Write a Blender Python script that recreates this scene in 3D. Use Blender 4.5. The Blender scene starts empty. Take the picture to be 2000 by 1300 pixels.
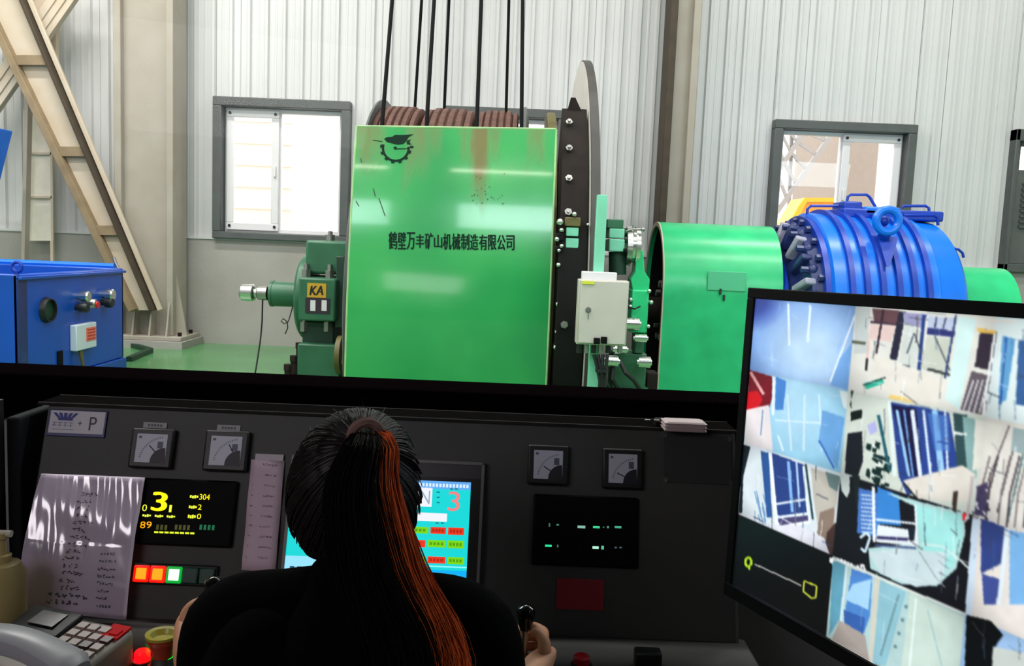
import bpy, math, random
import numpy as np
from mathutils import Vector, Matrix, Quaternion

SC = bpy.context.scene
COL = SC.collection
random.seed(7)
rad = math.radians
V = Vector

# ------------------------------------------------------------------ camera
FPX = 1650.0                      # focal length in pixels of the 2000 x 1300 frame
PITCH, ROLL, EYE = rad(5.92), rad(2.35), V((0, 0, 1.6))
FWD = V((0, math.cos(PITCH), -math.sin(PITCH)))
_U0 = V((0, math.sin(PITCH), math.cos(PITCH)))
RGT = V((1, 0, 0)) * math.cos(ROLL) + _U0 * math.sin(ROLL)
UPV = V((-1, 0, 0)) * math.sin(ROLL) + _U0 * math.cos(ROLL)
cam_data = bpy.data.cameras.new('camera')
cam_data.sensor_fit = 'HORIZONTAL'
cam_data.sensor_width = 36
cam_data.lens = 36 * FPX / 2000
cam_data.clip_start = 0.02
cam = bpy.data.objects.new('camera', cam_data)
cam.matrix_world = Matrix(((RGT.x, UPV.x, -FWD.x, EYE.x), (RGT.y, UPV.y, -FWD.y, EYE.y),
                           (RGT.z, UPV.z, -FWD.z, EYE.z), (0, 0, 0, 1)))
COL.objects.link(cam)
SC.camera = cam

# ------------------------------------------------------------------ world, lights, exposure
SC.view_settings.view_transform = 'Standard'
SC.view_settings.look = 'None'
SC.view_settings.gamma = 1
SC.view_settings.use_curve_mapping = False
SC.view_settings.exposure = 0.0
world = bpy.data.worlds.new('overcast_sky')
SC.world = world
world.use_nodes = True
bg = world.node_tree.nodes['Background']
bg.inputs[0].default_value = (1.0, 0.985, 0.97, 1)
bg.inputs[1].default_value = 3.2


def area(name, loc, size, energy, color, aim):
    d = bpy.data.lights.new(name, 'AREA')
    d.shape = 'RECTANGLE'
    d.size, d.size_y = size
    d.energy = energy
    d.color = color
    o = bpy.data.objects.new(name, d)
    o.location = loc
    o.rotation_euler = (V(aim) - V(loc)).to_track_quat('-Z', 'Y').to_euler()
    COL.objects.link(o)
    return o


# hall lamps: long tube rows under the roof, daylight of the windows above the control room, and added fills
for i, (lx, ly) in enumerate([(-5.5, 4.4), (0.0, 4.4), (5.5, 4.4), (-5.5, 8.6), (0.0, 8.6), (5.5, 8.6)]):
    area('tube_row', (lx, ly, 8.6), (4.0, 0.35), {-5.5: 450, 0.0: 125, 5.5: 250}[lx], (1.0, 0.98, 0.95), (lx, ly, 0))
for lx, e in ((-3.05, 52), (0.35, 60), (3.9, 60), (7.4, 60)):
    area('front_window_daylight', (lx, 2.35, 3.75), (2.4, 0.62), e, (0.76, 0.93, 1.0), (lx, 9.5, 2.2))
for lx in (-2.7, -0.25):
    area('front_tube', (lx, 2.45, 5.0), (1.5, 0.07), 9, (1.0, 0.94, 0.8), (lx, 7.2, 2.0))
area('side_fill_light', (-9.6, 6.0, 4.5), (6.0, 2.5), 110, (1.0, 0.96, 0.91), (-5.0, 12.0, 2.6))  # added fill from the left, brightens the far wall; no opening there
area('upper_fill_light', (-1.0, 2.4, 7.3), (17.0, 1.3), 185, (1.0, 0.985, 0.97), (-1.5, 12.0, 2.0))  # added wide fill, lifts the hall's overall brightness
area('rear_lamp', (-1.6, -0.9, 2.66), (1.5, 1.1), 26.0, (1.0, 0.92, 0.97), (-0.5, 1.7, 1.0))


# ------------------------------------------------------------------ pixel to point helpers
def ray(px, py):
    return FWD + RGT * ((px - 1000) / FPX) - UPV * ((py - 650) / FPX)


def P(px, py, y):
    d = ray(px, py)
    return EYE + d * (y / d.y)


def PZ(px, py, z):
    d = ray(px, py)
    return EYE + d * ((z - EYE.z) / d.z)


def hit(px, py, o, n):
    d = ray(px, py)
    return EYE + d * ((o - EYE).dot(n) / d.dot(n))


# ------------------------------------------------------------------ materials
def lin(c):
    r = []
    for v in c[:3]:
        v = v / 255
        r.append(v / 12.92 if v <= 0.04045 else ((v + 0.055) / 1.055) ** 2.4)
    return (*r, 1)


_mats = {}


def mat(name, rgb, rough=0.5, metal=0.0, noise=0.0, scale=6.0, bump=0.0, bscale=40.0, dirt=None, dirt_amt=0.5, spec=0.5,
        coat=0.0, stretch=(1, 1, 1)):
    if name in _mats:
        return _mats[name]
    m = bpy.data.materials.new(name)
    m.use_nodes = True
    nt = m.node_tree
    b = nt.nodes['Principled BSDF']
    c = lin(rgb)
    b.inputs['Base Color'].default_value = c
    b.inputs['Roughness'].default_value = rough
    b.inputs['Metallic'].default_value = metal
    b.inputs['Specular IOR Level'].default_value = spec
    b.inputs['Coat Weight'].default_value = coat
    tc = nt.nodes.new('ShaderNodeTexCoord')
    mp = nt.nodes.new('ShaderNodeMapping')
    mp.inputs['Scale'].default_value = stretch
    nt.links.new(tc.outputs['Object'], mp.inputs['Vector'])
    if noise or dirt:
        n = nt.nodes.new('ShaderNodeTexNoise')
        n.inputs['Scale'].default_value = scale
        n.inputs['Detail'].default_value = 5
        nt.links.new(mp.outputs[0], n.inputs['Vector'])
        r = nt.nodes.new('ShaderNodeValToRGB')
        r.color_ramp.elements[0].position = 0.3
        r.color_ramp.elements[1].position = 0.7
        if dirt:
            d = lin(dirt)
            r.color_ramp.elements[0].color = tuple(c[k] * (1 - dirt_amt) + d[k] * dirt_amt for k in range(3)) + (1,)
            r.color_ramp.elements[1].color = c
        else:
            r.color_ramp.elements[0].color = tuple(v * (1 - noise) for v in c[:3]) + (1,)
            r.color_ramp.elements[1].color = tuple(min(1, v * (1 + noise)) for v in c[:3]) + (1,)
        nt.links.new(n.outputs['Fac'], r.inputs['Fac'])
        nt.links.new(r.outputs['Color'], b.inputs['Base Color'])
    if bump:
        n2 = nt.nodes.new('ShaderNodeTexNoise')
        n2.inputs['Scale'].default_value = bscale
        n2.inputs['Detail'].default_value = 3
        nt.links.new(mp.outputs[0], n2.inputs['Vector'])
        bp = nt.nodes.new('ShaderNodeBump')
        bp.inputs['Strength'].default_value = bump
        bp.inputs['Distance'].default_value = 0.02
        nt.links.new(n2.outputs['Fac'], bp.inputs['Height'])
        nt.links.new(bp.outputs[0], b.inputs['Normal'])
    _mats[name] = m
    return m


def glow(name, rgb, strength=1.0):
    if name in _mats:
        return _mats[name]
    m = bpy.data.materials.new(name)
    m.use_nodes = True
    b = m.node_tree.nodes['Principled BSDF']
    b.inputs['Base Color'].default_value = (0.01, 0.01, 0.01, 1)
    b.inputs['Emission Color'].default_value = lin(rgb)
    b.inputs['Emission Strength'].default_value = strength
    b.inputs['Roughness'].default_value = 0.4
    _mats[name] = m
    return m


def glass(name, tint=(1, 1, 1), refl=0.05):
    m = bpy.data.materials.new(name)
    m.use_nodes = True
    nt = m.node_tree
    nt.nodes.remove(nt.nodes['Principled BSDF'])
    t = nt.nodes.new('ShaderNodeBsdfTransparent')
    t.inputs[0].default_value = (*tint, 1)
    g = nt.nodes.new('ShaderNodeBsdfGlossy')
    g.inputs['Roughness'].default_value = 0.02
    mx = nt.nodes.new('ShaderNodeMixShader')
    mx.inputs[0].default_value = refl
    nt.links.new(t.outputs[0], mx.inputs[1])
    nt.links.new(g.outputs[0], mx.inputs[2])
    nt.links.new(mx.outputs[0], nt.nodes['Material Output'].inputs['Surface'])
    return m


def attr_mat(name, emit=0.0, rough=0.6):
    m = bpy.data.materials.new(name)
    m.use_nodes = True
    nt = m.node_tree
    b = nt.nodes['Principled BSDF']
    a = nt.nodes.new('ShaderNodeAttribute')
    a.attribute_name = 'ink'
    b.inputs['Roughness'].default_value = rough
    if emit:
        b.inputs['Base Color'].default_value = (0.01, 0.01, 0.012, 1)
        nt.links.new(a.outputs['Color'], b.inputs['Emission Color'])
        b.inputs['Emission Strength'].default_value = emit
    else:
        nt.links.new(a.outputs['Color'], b.inputs['Base Color'])
    return m


# ------------------------------------------------------------------ mesh builder
class B:
    def __init__(s):
        s.v, s.f, s.c = [], [], []

    def add(s, vs, fs):
        o = len(s.v)
        s.v += [V(v) for v in vs]
        s.f += [tuple(i + o for i in f) for f in fs]

    def hexa(s, p):
        s.add(p, [(0, 3, 2, 1), (4, 5, 6, 7), (0, 1, 5, 4), (1, 2, 6, 5), (2, 3, 7, 6), (3, 0, 4, 7)])

    def box(s, x0, x1, y0, y1, z0, z1, M=None):
        p = [V((x, y, z)) for z in (z0, z1) for x, y in ((x0, y0), (x1, y0), (x1, y1), (x0, y1))]
        s.hexa([M @ q for q in p] if M else p)

    def cbox(s, c, sx, sy, sz, M=None):
        c = V(c)
        T = Matrix.Translation(c) @ (M.to_4x4() if M else Matrix())
        s.box(-sx / 2, sx / 2, -sy / 2, sy / 2, -sz / 2, sz / 2, T)

    def beam(s, a, b, w, h, up=(0, 0, 1)):
        a, b = V(a), V(b)
        d = (b - a).normalized()
        u = V(up)
        sd = d.cross(u)
        if sd.length < 1e-4:
            sd = d.cross(V((0, 1, 0)))
        sd.normalize()
        u = sd.cross(d)
        p = []
        for q in (a, b):
            p += [q - sd * w / 2 - u * h / 2, q + sd * w / 2 - u * h / 2, q + sd * w / 2 + u * h / 2, q - sd * w / 2 + u * h / 2]
        s.hexa(p)

    def cyl(s, a, b, r0, r1=None, n=16, caps=True):
        a, b = V(a), V(b)
        r1 = r0 if r1 is None else r1
        d = (b - a).normalized()
        u = d.orthogonal().normalized()
        w = d.cross(u)
        vs = []
        for q, r in ((a, r0), (b, r1)):
            vs += [q + (u * math.cos(2 * math.pi * k / n) + w * math.sin(2 * math.pi * k / n)) * r for k in range(n)]
        fs = [(k, (k + 1) % n, n + (k + 1) % n, n + k) for k in range(n)]
        if caps:
            fs += [tuple(range(n - 1, -1, -1)), tuple(range(n, 2 * n))]
        s.add(vs, fs)

    def tube(s, pts, r, n=8, closed=False, r_end=None):
        pts = [V(p) for p in pts]
        m = len(pts)
        vs = []
        u = None
        for i, p in enumerate(pts):
            if closed:
                d = pts[(i + 1) % m] - pts[i - 1]
            else:
                d = pts[min(i + 1, m - 1)] - pts[max(i - 1, 0)]
            if d.length < 1e-9:
                d = V((0, 0, 1))
            d.normalize()
            if u is None:
                u = d.orthogonal().normalized()
            u = (u - d * u.dot(d))
            u.normalize()
            w = d.cross(u)
            rr = r if r_end is None else r + (r_end - r) * i / max(1, m - 1)
            vs += [p + (u * math.cos(2 * math.pi * k / n) + w * math.sin(2 * math.pi * k / n)) * rr for k in range(n)]
        fs = []
        for i in range(m if closed else m - 1):
            j = (i + 1) % m
            fs += [(i * n + k, i * n + (k + 1) % n, j * n + (k + 1) % n, j * n + k) for k in range(n)]
        if not closed:
            fs += [tuple(range(n - 1, -1, -1)), tuple(range((m - 1) * n, m * n))]
        s.add(vs, fs)

    def lathe(s, prof, o, axis, n=48, a0=0.0, a1=None, ref=None, closed_prof=False):
        """prof: (t along axis, radius)"""
        o, ax = V(o), V(axis).normalized()
        u = V(ref) if ref else ax.orthogonal()
        u = (u - ax * u.dot(ax)).normalized()
        w = ax.cross(u)
        full = a1 is None
        a1 = a0 + 2 * math.pi if full else a1
        m = n if full else n + 1
        vs = []
        for t, r in prof:
            for k in range(m):
                a = a0 + (a1 - a0) * k / n
                vs.append(o + ax * t + (u * math.cos(a) + w * math.sin(a)) * r)
        fs = []
        L = len(prof)
        for i in range(L if closed_prof else L - 1):
            j = (i + 1) % L
            for k in range(n):
                k2 = (k + 1) % m
                fs.append((i * m + k, i * m + k2, j * m + k2, j * m + k))
        if closed_prof and not full:
            fs.append(tuple(i * m for i in range(L)))
            fs.append(tuple(i * m + m - 1 for i in reversed(range(L))))
        s.add(vs, fs)

    def prism(s, poly, ext):
        poly = [V(p) for p in poly]
        ext = V(ext)
        n = len(poly)
        s.add(poly + [p + ext for p in poly],
              [tuple(range(n - 1, -1, -1)), tuple(range(n, 2 * n))] +
              [(k, (k + 1) % n, n + (k + 1) % n, n + k) for k in range(n)])

    def ball(s, c, r, sc=(1, 1, 1), nu=16, nv=10, M=None):
        c = V(c)
        vs, fs = [], []
        for j in range(nv + 1):
            t = math.pi * j / nv
            for i in range(nu):
                a = 2 * math.pi * i / nu
                p = V((r * sc[0] * math.sin(t) * math.cos(a), r * sc[1] * math.sin(t) * math.sin(a), r * sc[2] * math.cos(t)))
                vs.append(c + (M @ p if M else p))
        for j in range(nv):
            for i in range(nu):
                fs.append((j * nu + i, (j + 1) * nu + i, (j + 1) * nu + (i + 1) % nu, j * nu + (i + 1) % nu))
        s.add(vs, fs)

    def poly(s, pts, col=None):
        o = len(s.v)
        s.v += [V(p) for p in pts]
        s.f.append(tuple(range(o, o + len(pts))))
        if col is not None:
            s.c.append((len(s.f) - 1, col))


WM = {}                            # world matrix of every root


def link(name, me, parent=None):
    o = bpy.data.objects.new(name, me)
    COL.objects.link(o)
    if parent:
        o.parent = parent
        WM[o.name] = WM[parent.name]
    else:
        WM[o.name] = Matrix()
    return o


def part(name, b, m, parent=None, bevel=0.0, angle=35, smooth=True):
    me = bpy.data.meshes.new(name)
    vs = b.v
    if parent:
        W = WM[parent.name].inverted()
        vs = [W @ v for v in vs]
    me.from_pydata([tuple(v) for v in vs], [], b.f)
    me.validate()
    if smooth:
        me.polygons.foreach_set('use_smooth', [True] * len(me.polygons))
        me.set_sharp_from_angle(angle=rad(angle))
    if b.c:
        at = me.color_attributes.new('ink', 'FLOAT_COLOR', 'CORNER')
        cols = dict(b.c)
        for p in me.polygons:
            c = lin(cols.get(p.index, (0, 0, 0)))
            for li in p.loop_indices:
                at.data[li].color = c
    me.materials.append(m)
    me.update()
    o = link(name, me, parent)
    if bevel:
        bv = o.modifiers.new('bevel', 'BEVEL')
        bv.width = bevel
        bv.segments = 2
        bv.limit_method = 'ANGLE'
        bv.angle_limit = rad(40)
    return o


def tag(o, label=None, cat=None, group=None, kind=None):
    if label:
        o['label'] = label
    if cat:
        o['category'] = cat
    if group:
        o['group'] = group
    if kind:
        o['kind'] = kind
    return o


def thing(name, label, cat, loc=(0, 0, 0), rz=0.0, group=None, M=None):
    o = bpy.data.objects.new(name, None)
    o.empty_display_size = 0.1
    COL.objects.link(o)
    W = M if M else Matrix.Translation(V(loc)) @ Matrix.Rotation(rz, 4, 'Z')
    o.matrix_world = W
    WM[o.name] = W
    return tag(o, label, cat, group)


def struct(name, b=None, m=None, loc=(0, 0, 0)):
    if b is None:
        o = bpy.data.objects.new(name, None)
        COL.objects.link(o)
        WM[o.name] = Matrix()
    else:
        o = part(name, b, m)
    o['kind'] = 'structure'
    return o


def copy_tree(o, parent=None):
    c = o.copy()
    COL.objects.link(c)
    if parent:
        c.parent = parent
    for ch in list(o.children):
        copy_tree(ch, c)
    return c


_font_cache = {}


def text_polys(s):
    """outline of a line of text as polygons in the unit square"""
    if s in _font_cache:
        return _font_cache[s]
    cu = bpy.data.curves.new('lettering', 'FONT')
    cu.body = s
    o = bpy.data.objects.new('lettering', cu)
    COL.objects.link(o)
    dg = bpy.context.evaluated_depsgraph_get()
    me = bpy.data.meshes.new_from_object(o.evaluated_get(dg))
    vs = [v.co.copy() for v in me.vertices]
    fs = [tuple(p.vertices) for p in me.polygons]
    bpy.data.objects.remove(o)
    bpy.data.curves.remove(cu)
    bpy.data.meshes.remove(me)
    x0, x1 = min(v.x for v in vs), max(v.x for v in vs)
    y0, y1 = min(v.y for v in vs), max(v.y for v in vs)
    r = ([((v.x - x0) / (x1 - x0), (v.y - y0) / (y1 - y0)) for v in vs], fs)
    _font_cache[s] = r
    return r


def text_on(b, s, f, col=None):
    """adds text s to builder b; f maps (u, v) of the unit box to a point"""
    uv, fs = text_polys(s)
    o = len(b.v)
    b.v += [f(u, v) for u, v in uv]
    for q in fs:
        b.f.append(tuple(i + o for i in q))
        if col is not None:
            b.c.append((len(b.f) - 1, col))


def bolts(b, pts, axis, r=0.02, h=0.02, n=6):
    for p in pts:
        b.cyl(p, V(p) + V(axis) * h, r, n=n)

# ------------------------------------------------------------------ shared materials
m_panel = mat('ribbed_sheet', (206, 205, 204), 0.36, noise=0.05, scale=0.7)
m_plinth = mat('plaster', (168, 163, 158), 0.85, scale=1.3, dirt=(140, 136, 126), dirt_amt=0.5, bump=0.12, bscale=25)
m_steelpaint = mat('dusty_beige_paint', (168, 160, 148), 0.6, scale=3.0, dirt=(150, 138, 122), dirt_amt=0.5)
m_beamlight = mat('pale_beige_paint', (203, 190, 172), 0.6, scale=3.0, dirt=(188, 164, 132), dirt_amt=0.5)
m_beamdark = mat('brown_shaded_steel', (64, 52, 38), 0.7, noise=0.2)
m_frame = mat('charcoal_window_trim', (82, 85, 84), 0.45, noise=0.1)
m_upvc = mat('white_upvc', (226, 222, 224), 0.35)
m_black = mat('black_plastic', (22, 22, 24), 0.45)
m_dark = mat('dark_rubber', (7, 7, 8), 0.8, spec=0.15)
m_chrome = mat('bright_steel', (222, 222, 218), 0.22, 1.0)
m_steel = mat('brushed_steel', (168, 166, 162), 0.38, 1.0, noise=0.15)
m_green = mat('machine_green', (46, 196, 126), 0.27, noise=0.12, scale=4)
m_green2 = mat('bearing_green', (48, 102, 72), 0.42, noise=0.15, scale=5)
m_mint = mat('mint_green', (126, 205, 172), 0.4, noise=0.08)
m_dgreen = mat('deep_green', (24, 58, 42), 0.5, noise=0.2)
m_blue = mat('machine_blue', (4, 116, 236), 0.28, noise=0.10, scale=3)
m_blued = mat('deep_blue', (10, 58, 170), 0.35, noise=0.15, scale=4)
m_navy = mat('navy_blue', (38, 50, 104), 0.35, noise=0.25, scale=8)
m_rust = mat('brown_liner', (92, 60, 50), 0.75, noise=0.35, scale=14)
m_brown = mat('oily_brown_steel', (40, 31, 27), 0.8, 0.0, spec=0.2, scale=5, dirt=(18, 15, 14), dirt_amt=0.7)
m_olive = mat('oily_olive_steel', (112, 104, 52), 0.5, scale=4, dirt=(72, 60, 30), dirt_amt=0.7)
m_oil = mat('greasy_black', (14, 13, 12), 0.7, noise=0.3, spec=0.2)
m_pane = glass('window_glass', refl=0.015)
m_cpane = glass('control_room_glass', (0.985, 0.99, 0.985), 0.004)
m_concrete = mat('grey_concrete', (140, 138, 132), 0.9, noise=0.1)

# green painted hall floor, glossy
m_floor = mat('green_floor_paint', (88, 148, 92), 0.22, scale=1.6, dirt=(66, 120, 72), dirt_amt=0.6)

# ------------------------------------------------------------------ hall shell
WY = 12.3                                # inner face of the far wall
HX0, HX1, HY0, HZ = -10.0, 10.5, 2.1, 9.0
ZP = 1.53                                # top of the masonry plinth
PITX0, PITX1, PITY0, PITY1 = -1.62, 0.80, 6.72, 12.25

b = B()
for (x0, x1, y0, y1) in ((HX0, PITX0, HY0, WY + 0.3), (PITX1, HX1, HY0, WY + 0.3),
                         (PITX0, PITX1, HY0, PITY0), (PITX0, PITX1, PITY1, WY + 0.3)):
    b.box(x0, x1, y0, y1, -0.25, 0)
floor_hall = struct('floor', b, m_floor)
b = B()
b.box(PITX0 - 0.2, PITX1 + 0.2, PITY0 - 0.2, PITY1 + 0.2, -2.4, -2.2)
b.box(PITX0 - 0.2, PITX0, PITY0 - 0.2, PITY1 + 0.2, -2.2, -0.25)
b.box(PITX1, PITX1 + 0.2, PITY0 - 0.2, PITY1 + 0.2, -2.2, -0.25)
b.box(PITX0, PITX1, PITY0 - 0.2, PITY0, -2.2, -0.25)
b.box(PITX0, PITX1, PITY1, PITY1 + 0.2, -2.2, -0.25)
part('pit_lining', b, m_concrete, floor_hall)
b = B()
b.box(HX0 - 0.2, HX1 + 0.2, HY0 - 0.2, WY + 0.4, HZ, HZ + 0.15)
struct('ceiling', b, mat('roof_sheet', (200, 200, 198), 0.6))
for nm, x0, x1 in (('wall_left', HX0 - 0.2, HX0), ('wall_right', HX1, HX1 + 0.2)):
    b = B()
    b.box(x0, x1, HY0, WY + 0.3, -0.25, HZ)
    struct(nm, b, mat('side_cladding', (205, 206, 202), 0.5))

# window openings in the far wall (x0, x1, z0, z1)
def wx(px, py):
    return P(px, py, WY).x


ZT = P(556, 196, WY).z
W1 = (wx(422, 330), wx(686, 330), ZP, ZT)
W2 = (wx(1502, 330), wx(1777, 330), ZP, ZT)
W3 = (wx(1967, 330), wx(1967, 330) + 2.0, ZP, ZT)
W4 = (wx(868, 215), wx(1108, 215), ZP, ZT)
OPEN = [W1, W2, W3, W4]

wall = struct('wall_back')
b = B()
b.box(HX0, HX1, WY - 0.07, WY + 0.25, 0, ZP)
part('plinth', b, m_plinth, wall)
b = B()
b.box(HX0, HX1, WY - 0.085, WY - 0.0, ZP - 0.02, ZP + 0.015)
part('flashing', b, m_panel, wall)


def rib_profile(x0, x1, pitch=0.25):
    xs = [(x0, 0.0)]
    k = math.floor(x0 / pitch)
    while k * pitch < x1 + pitch:
        c = k * pitch + 0.12
        for dx, dy in ((-0.036, 0), (-0.018, 0.042), (0.018, 0.042), (0.036, 0)):
            if x0 + 1e-4 < c + dx < x1 - 1e-4:
                xs.append((c + dx, dy))
        for dx, dy in ((0.105, 0), (0.115, 0.006), (0.135, 0.006), (0.145, 0)):
            if x0 + 1e-4 < c + dx < x1 - 1e-4:
                xs.append((c + dx, dy))
        k += 1
    xs.append((x1, 0.0))
    return xs


PW = 1.0
i = math.floor(HX0 / PW)
rr = random.Random(3)
while i * PW < HX1:
    x0, x1 = max(HX0, i * PW), min(HX1, (i + 1) * PW)
    cuts = sorted({x0, x1, *[c for w in OPEN for c in w[:2] if x0 < c < x1]})
    b = B()
    dy = rr.uniform(0, 0.006)
    for a, c in zip(cuts, cuts[1:]):
        mid = (a + c) / 2
        over = any(w[0] < mid < w[1] for w in OPEN)
        z0 = ZT if over else ZP
        pr = rib_profile(a + 0.002, c - 0.002) if (a == x0 or c == x1) else rib_profile(a, c)
        n = len(pr)
        vs = [V((x, WY - h - dy, z)) for z in (z0, HZ) for x, h in pr]
        b.add(vs, [(k, k + 1, n + k + 1, n + k) for k in range(n - 1)])
    part('wall_panel', b, m_panel, wall, angle=10)
    i += 1
b = B()
b.box(HX0, HX1, WY + 0.02, WY + 0.06, ZT, HZ)
for a, c in zip([HX0] + [w[1] for w in sorted(OPEN)], [w[0] for w in sorted(OPEN)] + [HX1]):
    b.box(a, c, WY + 0.02, WY + 0.06, ZP, ZT)
part('insulation', b, m_panel, wall)


# ------------------------------------------------------------------ windows of the far wall
def window(n, w, mull, sash_left=True, sash=True, thick=0.125):
    x0, x1, z0, z1 = w
    t = struct(f'window_{n}')
    ya, yb = WY - 0.16, WY + 0.22
    for q in ((x0, x1, z1 - thick, z1), (x0, x1, z0, z0 + thick * 0.8), (x0, x0 + thick, z0 + thick * 0.8, z1 - thick),
              (x1 - thick, x1, z0 + thick * 0.8, z1 - thick)):
        b = B()
        b.box(q[0], q[1], ya, yb, q[2], q[3])
        part('surround', b, m_frame, t, bevel=0.012)
    a0, a1, c0, c1 = x0 + thick, x1 - thick, z0 + thick * 0.8, z1 - thick
    f = 0.06
    y0, y1 = WY + 0.02, WY + 0.10
    xm = a0 + (a1 - a0) * mull
    b = B()
    for q in ((a0, a1, c1 - f, c1), (a0, a1, c0, c0 + f), (a0, a0 + f, c0 + f, c1 - f), (a1 - f, a1, c0 + f, c1 - f),
              (xm - f, xm + f, c0 + f, c1 - f)):
        b.box(q[0], q[1], y0, y1, q[2], q[3])
    part('frame', b, m_upvc, t, bevel=0.006)
    s0, s1 = (a0 + 0.03, xm + 0.035) if sash_left else (xm - 0.035, a1 - 0.03)
    if sash:
        g = 0.105
        b = B()
        q0, q1 = c0 + 0.03, c1 - 0.03
        for q in ((s0, s1, q1 - g, q1), (s0, s1, q0, q0 + g), (s0, s0 + g, q0 + g, q1 - g), (s1 - g, s1, q0 + g, q1 - g)):
            b.box(q[0], q[1], y0 - 0.045, y0 - 0.002, q[2], q[3])
        sh = part('sash', b, m_upvc, t, bevel=0.008)
        b = B()
        for hx in (s0 + 0.05, s1 - 0.05):
            for hz in (q0 + 0.06, q1 - 0.05):
                b.cyl((hx, y0 - 0.06, hz), (hx, y0 - 0.04, hz), 0.02, n=10)
        part('corner_plug', b, m_black, sh)
        b = B()
        hx = s1 - 0.05 if sash_left else s0 + 0.05
        b.cbox((hx, y0 - 0.06, (q0 + q1) / 2), 0.03, 0.03, 0.16)
        part('handle', b, m_upvc, sh, bevel=0.006)
    b = B()
    b.box(a0 + f, xm - f, y0 + 0.035, y0 + 0.041, c0 + f, c1 - f)
    part('pane', b, m_pane, t)
    b = B()
    b.box(xm + f, a1 - f, y0 + 0.035, y0 + 0.041, c0 + f, c1 - f)
    part('pane', b, m_pane, t)
    return t


window(1, W1, 0.44)
window(2, W2, 0.53, sash_left=False)
window(3, W4, 0.5, sash=False)

# right-hand window: upper pane over a louvred vent panel
x0, x1, z0, z1 = W3
w3 = struct('window_4')
for q in ((x0, x1, z1 - 0.16, z1), (x0, x1, z0 - 0.02, z0 + 0.1), (x0, x0 + 0.06, z0, z1), (x1 - 0.06, x1, z0, z1)):
    b = B()
    b.box(q[0], q[1], WY - 0.16, WY + 0.2, q[2], q[3])
    part('surround', b, m_frame, w3, bevel=0.01)
zm = P(1985, 332, WY).z
b = B()
b.box(x0 + 0.06, x0 + 0.16, WY - 0.02, WY + 0.06, zm, z1 - 0.16)
b.box(x1 - 0.16, x1 - 0.06, WY - 0.02, WY + 0.06, zm, z1 - 0.16)
b.box(x0 + 0.16, x1 - 0.16, WY - 0.02, WY + 0.06, z1 - 0.22, z1 - 0.16)
part('frame', b, m_frame, w3, bevel=0.006)
b = B()
b.box(x0 + 0.16, x1 - 0.16, WY + 0.02, WY + 0.026, zm, z1 - 0.22)
part('pane', b, m_pane, w3)
b = B()
b.box(x0 + 0.06, x1 - 0.06, WY - 0.06, WY + 0.05, z0 + 0.1, zm)
m_vent = mat('grey_vent_steel', (92, 94, 92), 0.5, noise=0.1)
vp = part('vent_panel', b, m_vent, w3, bevel=0.01)
for k in range(9):
    zz = zm - 0.22 - k * 0.075
    b = B()
    b.hexa([V((x0 + 0.2, WY - 0.10, zz)), V((x1 - 0.2, WY - 0.10, zz)), V((x1 - 0.2, WY - 0.06, zz + 0.03)), V((x0 + 0.2, WY - 0.06, zz + 0.03)),
            V((x0 + 0.2, WY - 0.10, zz + 0.012)), V((x1 - 0.2, WY - 0.10, zz + 0.012)), V((x1 - 0.2, WY - 0.06, zz + 0.045)), V((x0 + 0.2, WY - 0.06, zz + 0.045))])
    part('slat', b, m_frame, vp)
b = B()
b.cyl((x0 + 0.3, WY - 0.09, zm - 0.1), (x0 + 0.3, WY - 0.06, zm - 0.1), 0.025)
part('knob', b, m_chrome, vp)

# ------------------------------------------------------------------ steel columns
def column(x0, x1, label, dark_left=False, y=11.62):
    t = thing('steel_column', label, 'column', ((x0 + x1) / 2, y + 0.2, 0))
    fl = 0.10
    b = B()
    b.box(x0 + fl, x1 - fl, y + 0.10, y + 0.16, 0.16, HZ - 0.01)
    part('web', b, m_steelpaint, t)
    for k, (a, c) in enumerate(((x0, x0 + fl), (x1 - fl, x1))):
        b = B()
        b.box(a, c, y, y + 0.48, 0.16, HZ - 0.01)
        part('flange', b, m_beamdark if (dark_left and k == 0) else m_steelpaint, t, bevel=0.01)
    b = B()
    b.box(x0 - 0.16, x1 + 0.16, y - 0.14, y + 0.56, 0.10, 0.16)
    part('base_plate', b, m_steelpaint, t, bevel=0.01)
    b = B()
    b.box(x0 - 0.2, x1 + 0.2, y - 0.2, y + 0.58, 0, 0.10)
    part('footing', b, m_plinth, t)
    for k in range(4):
        xx = x0 + 0.05 + (x1 - x0 - 0.1) * k / 3
        b = B()
        b.prism([V((xx - 0.012, y - 0.12, 0.16)), V((xx - 0.012, y + 0.10, 0.16)), V((xx - 0.012, y + 0.10, 0.62)), V((xx - 0.012, y - 0.01, 0.62))], (0.024, 0, 0))
        part('gusset', b, m_steelpaint, t)
    b = B()
    for sx, xe in ((1, x1), (-1, x0)):
        b.prism([V((xe, y + 0.1, 0.16)), V((xe + sx * 0.15, y + 0.1, 0.16)), V((xe + sx * 0.11, y + 0.1, 0.42)), V((xe, y + 0.1, 1.0))], (0, 0.03, 0))
    part('wing_gusset', b, m_steelpaint, t)
    b = B()
    for sx in (x0 - 0.09, x1 + 0.09):
        bolts(b, [V((sx, y + 0.0, 0.16)), V((sx, y + 0.4, 0.16))], (0, 0, 1), 0.03, 0.05)
    part('anchor_bolt', b, m_brown, t)
    return t


column(P(222, 300, 11.62).x, P(338, 300, 11.62).x, 'broad beige steel column between the diagonal brace and the first window')
column(P(1297, 250, 11.62).x, P(1357, 250, 11.62).x, 'narrow beige steel column with dark edge behind the green coupling cover', dark_left=True)

# ------------------------------------------------------------------ diagonal braces on the left
m_batten = mat('dull_brown_batten', (140, 120, 92), 0.65, noise=0.15)


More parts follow.
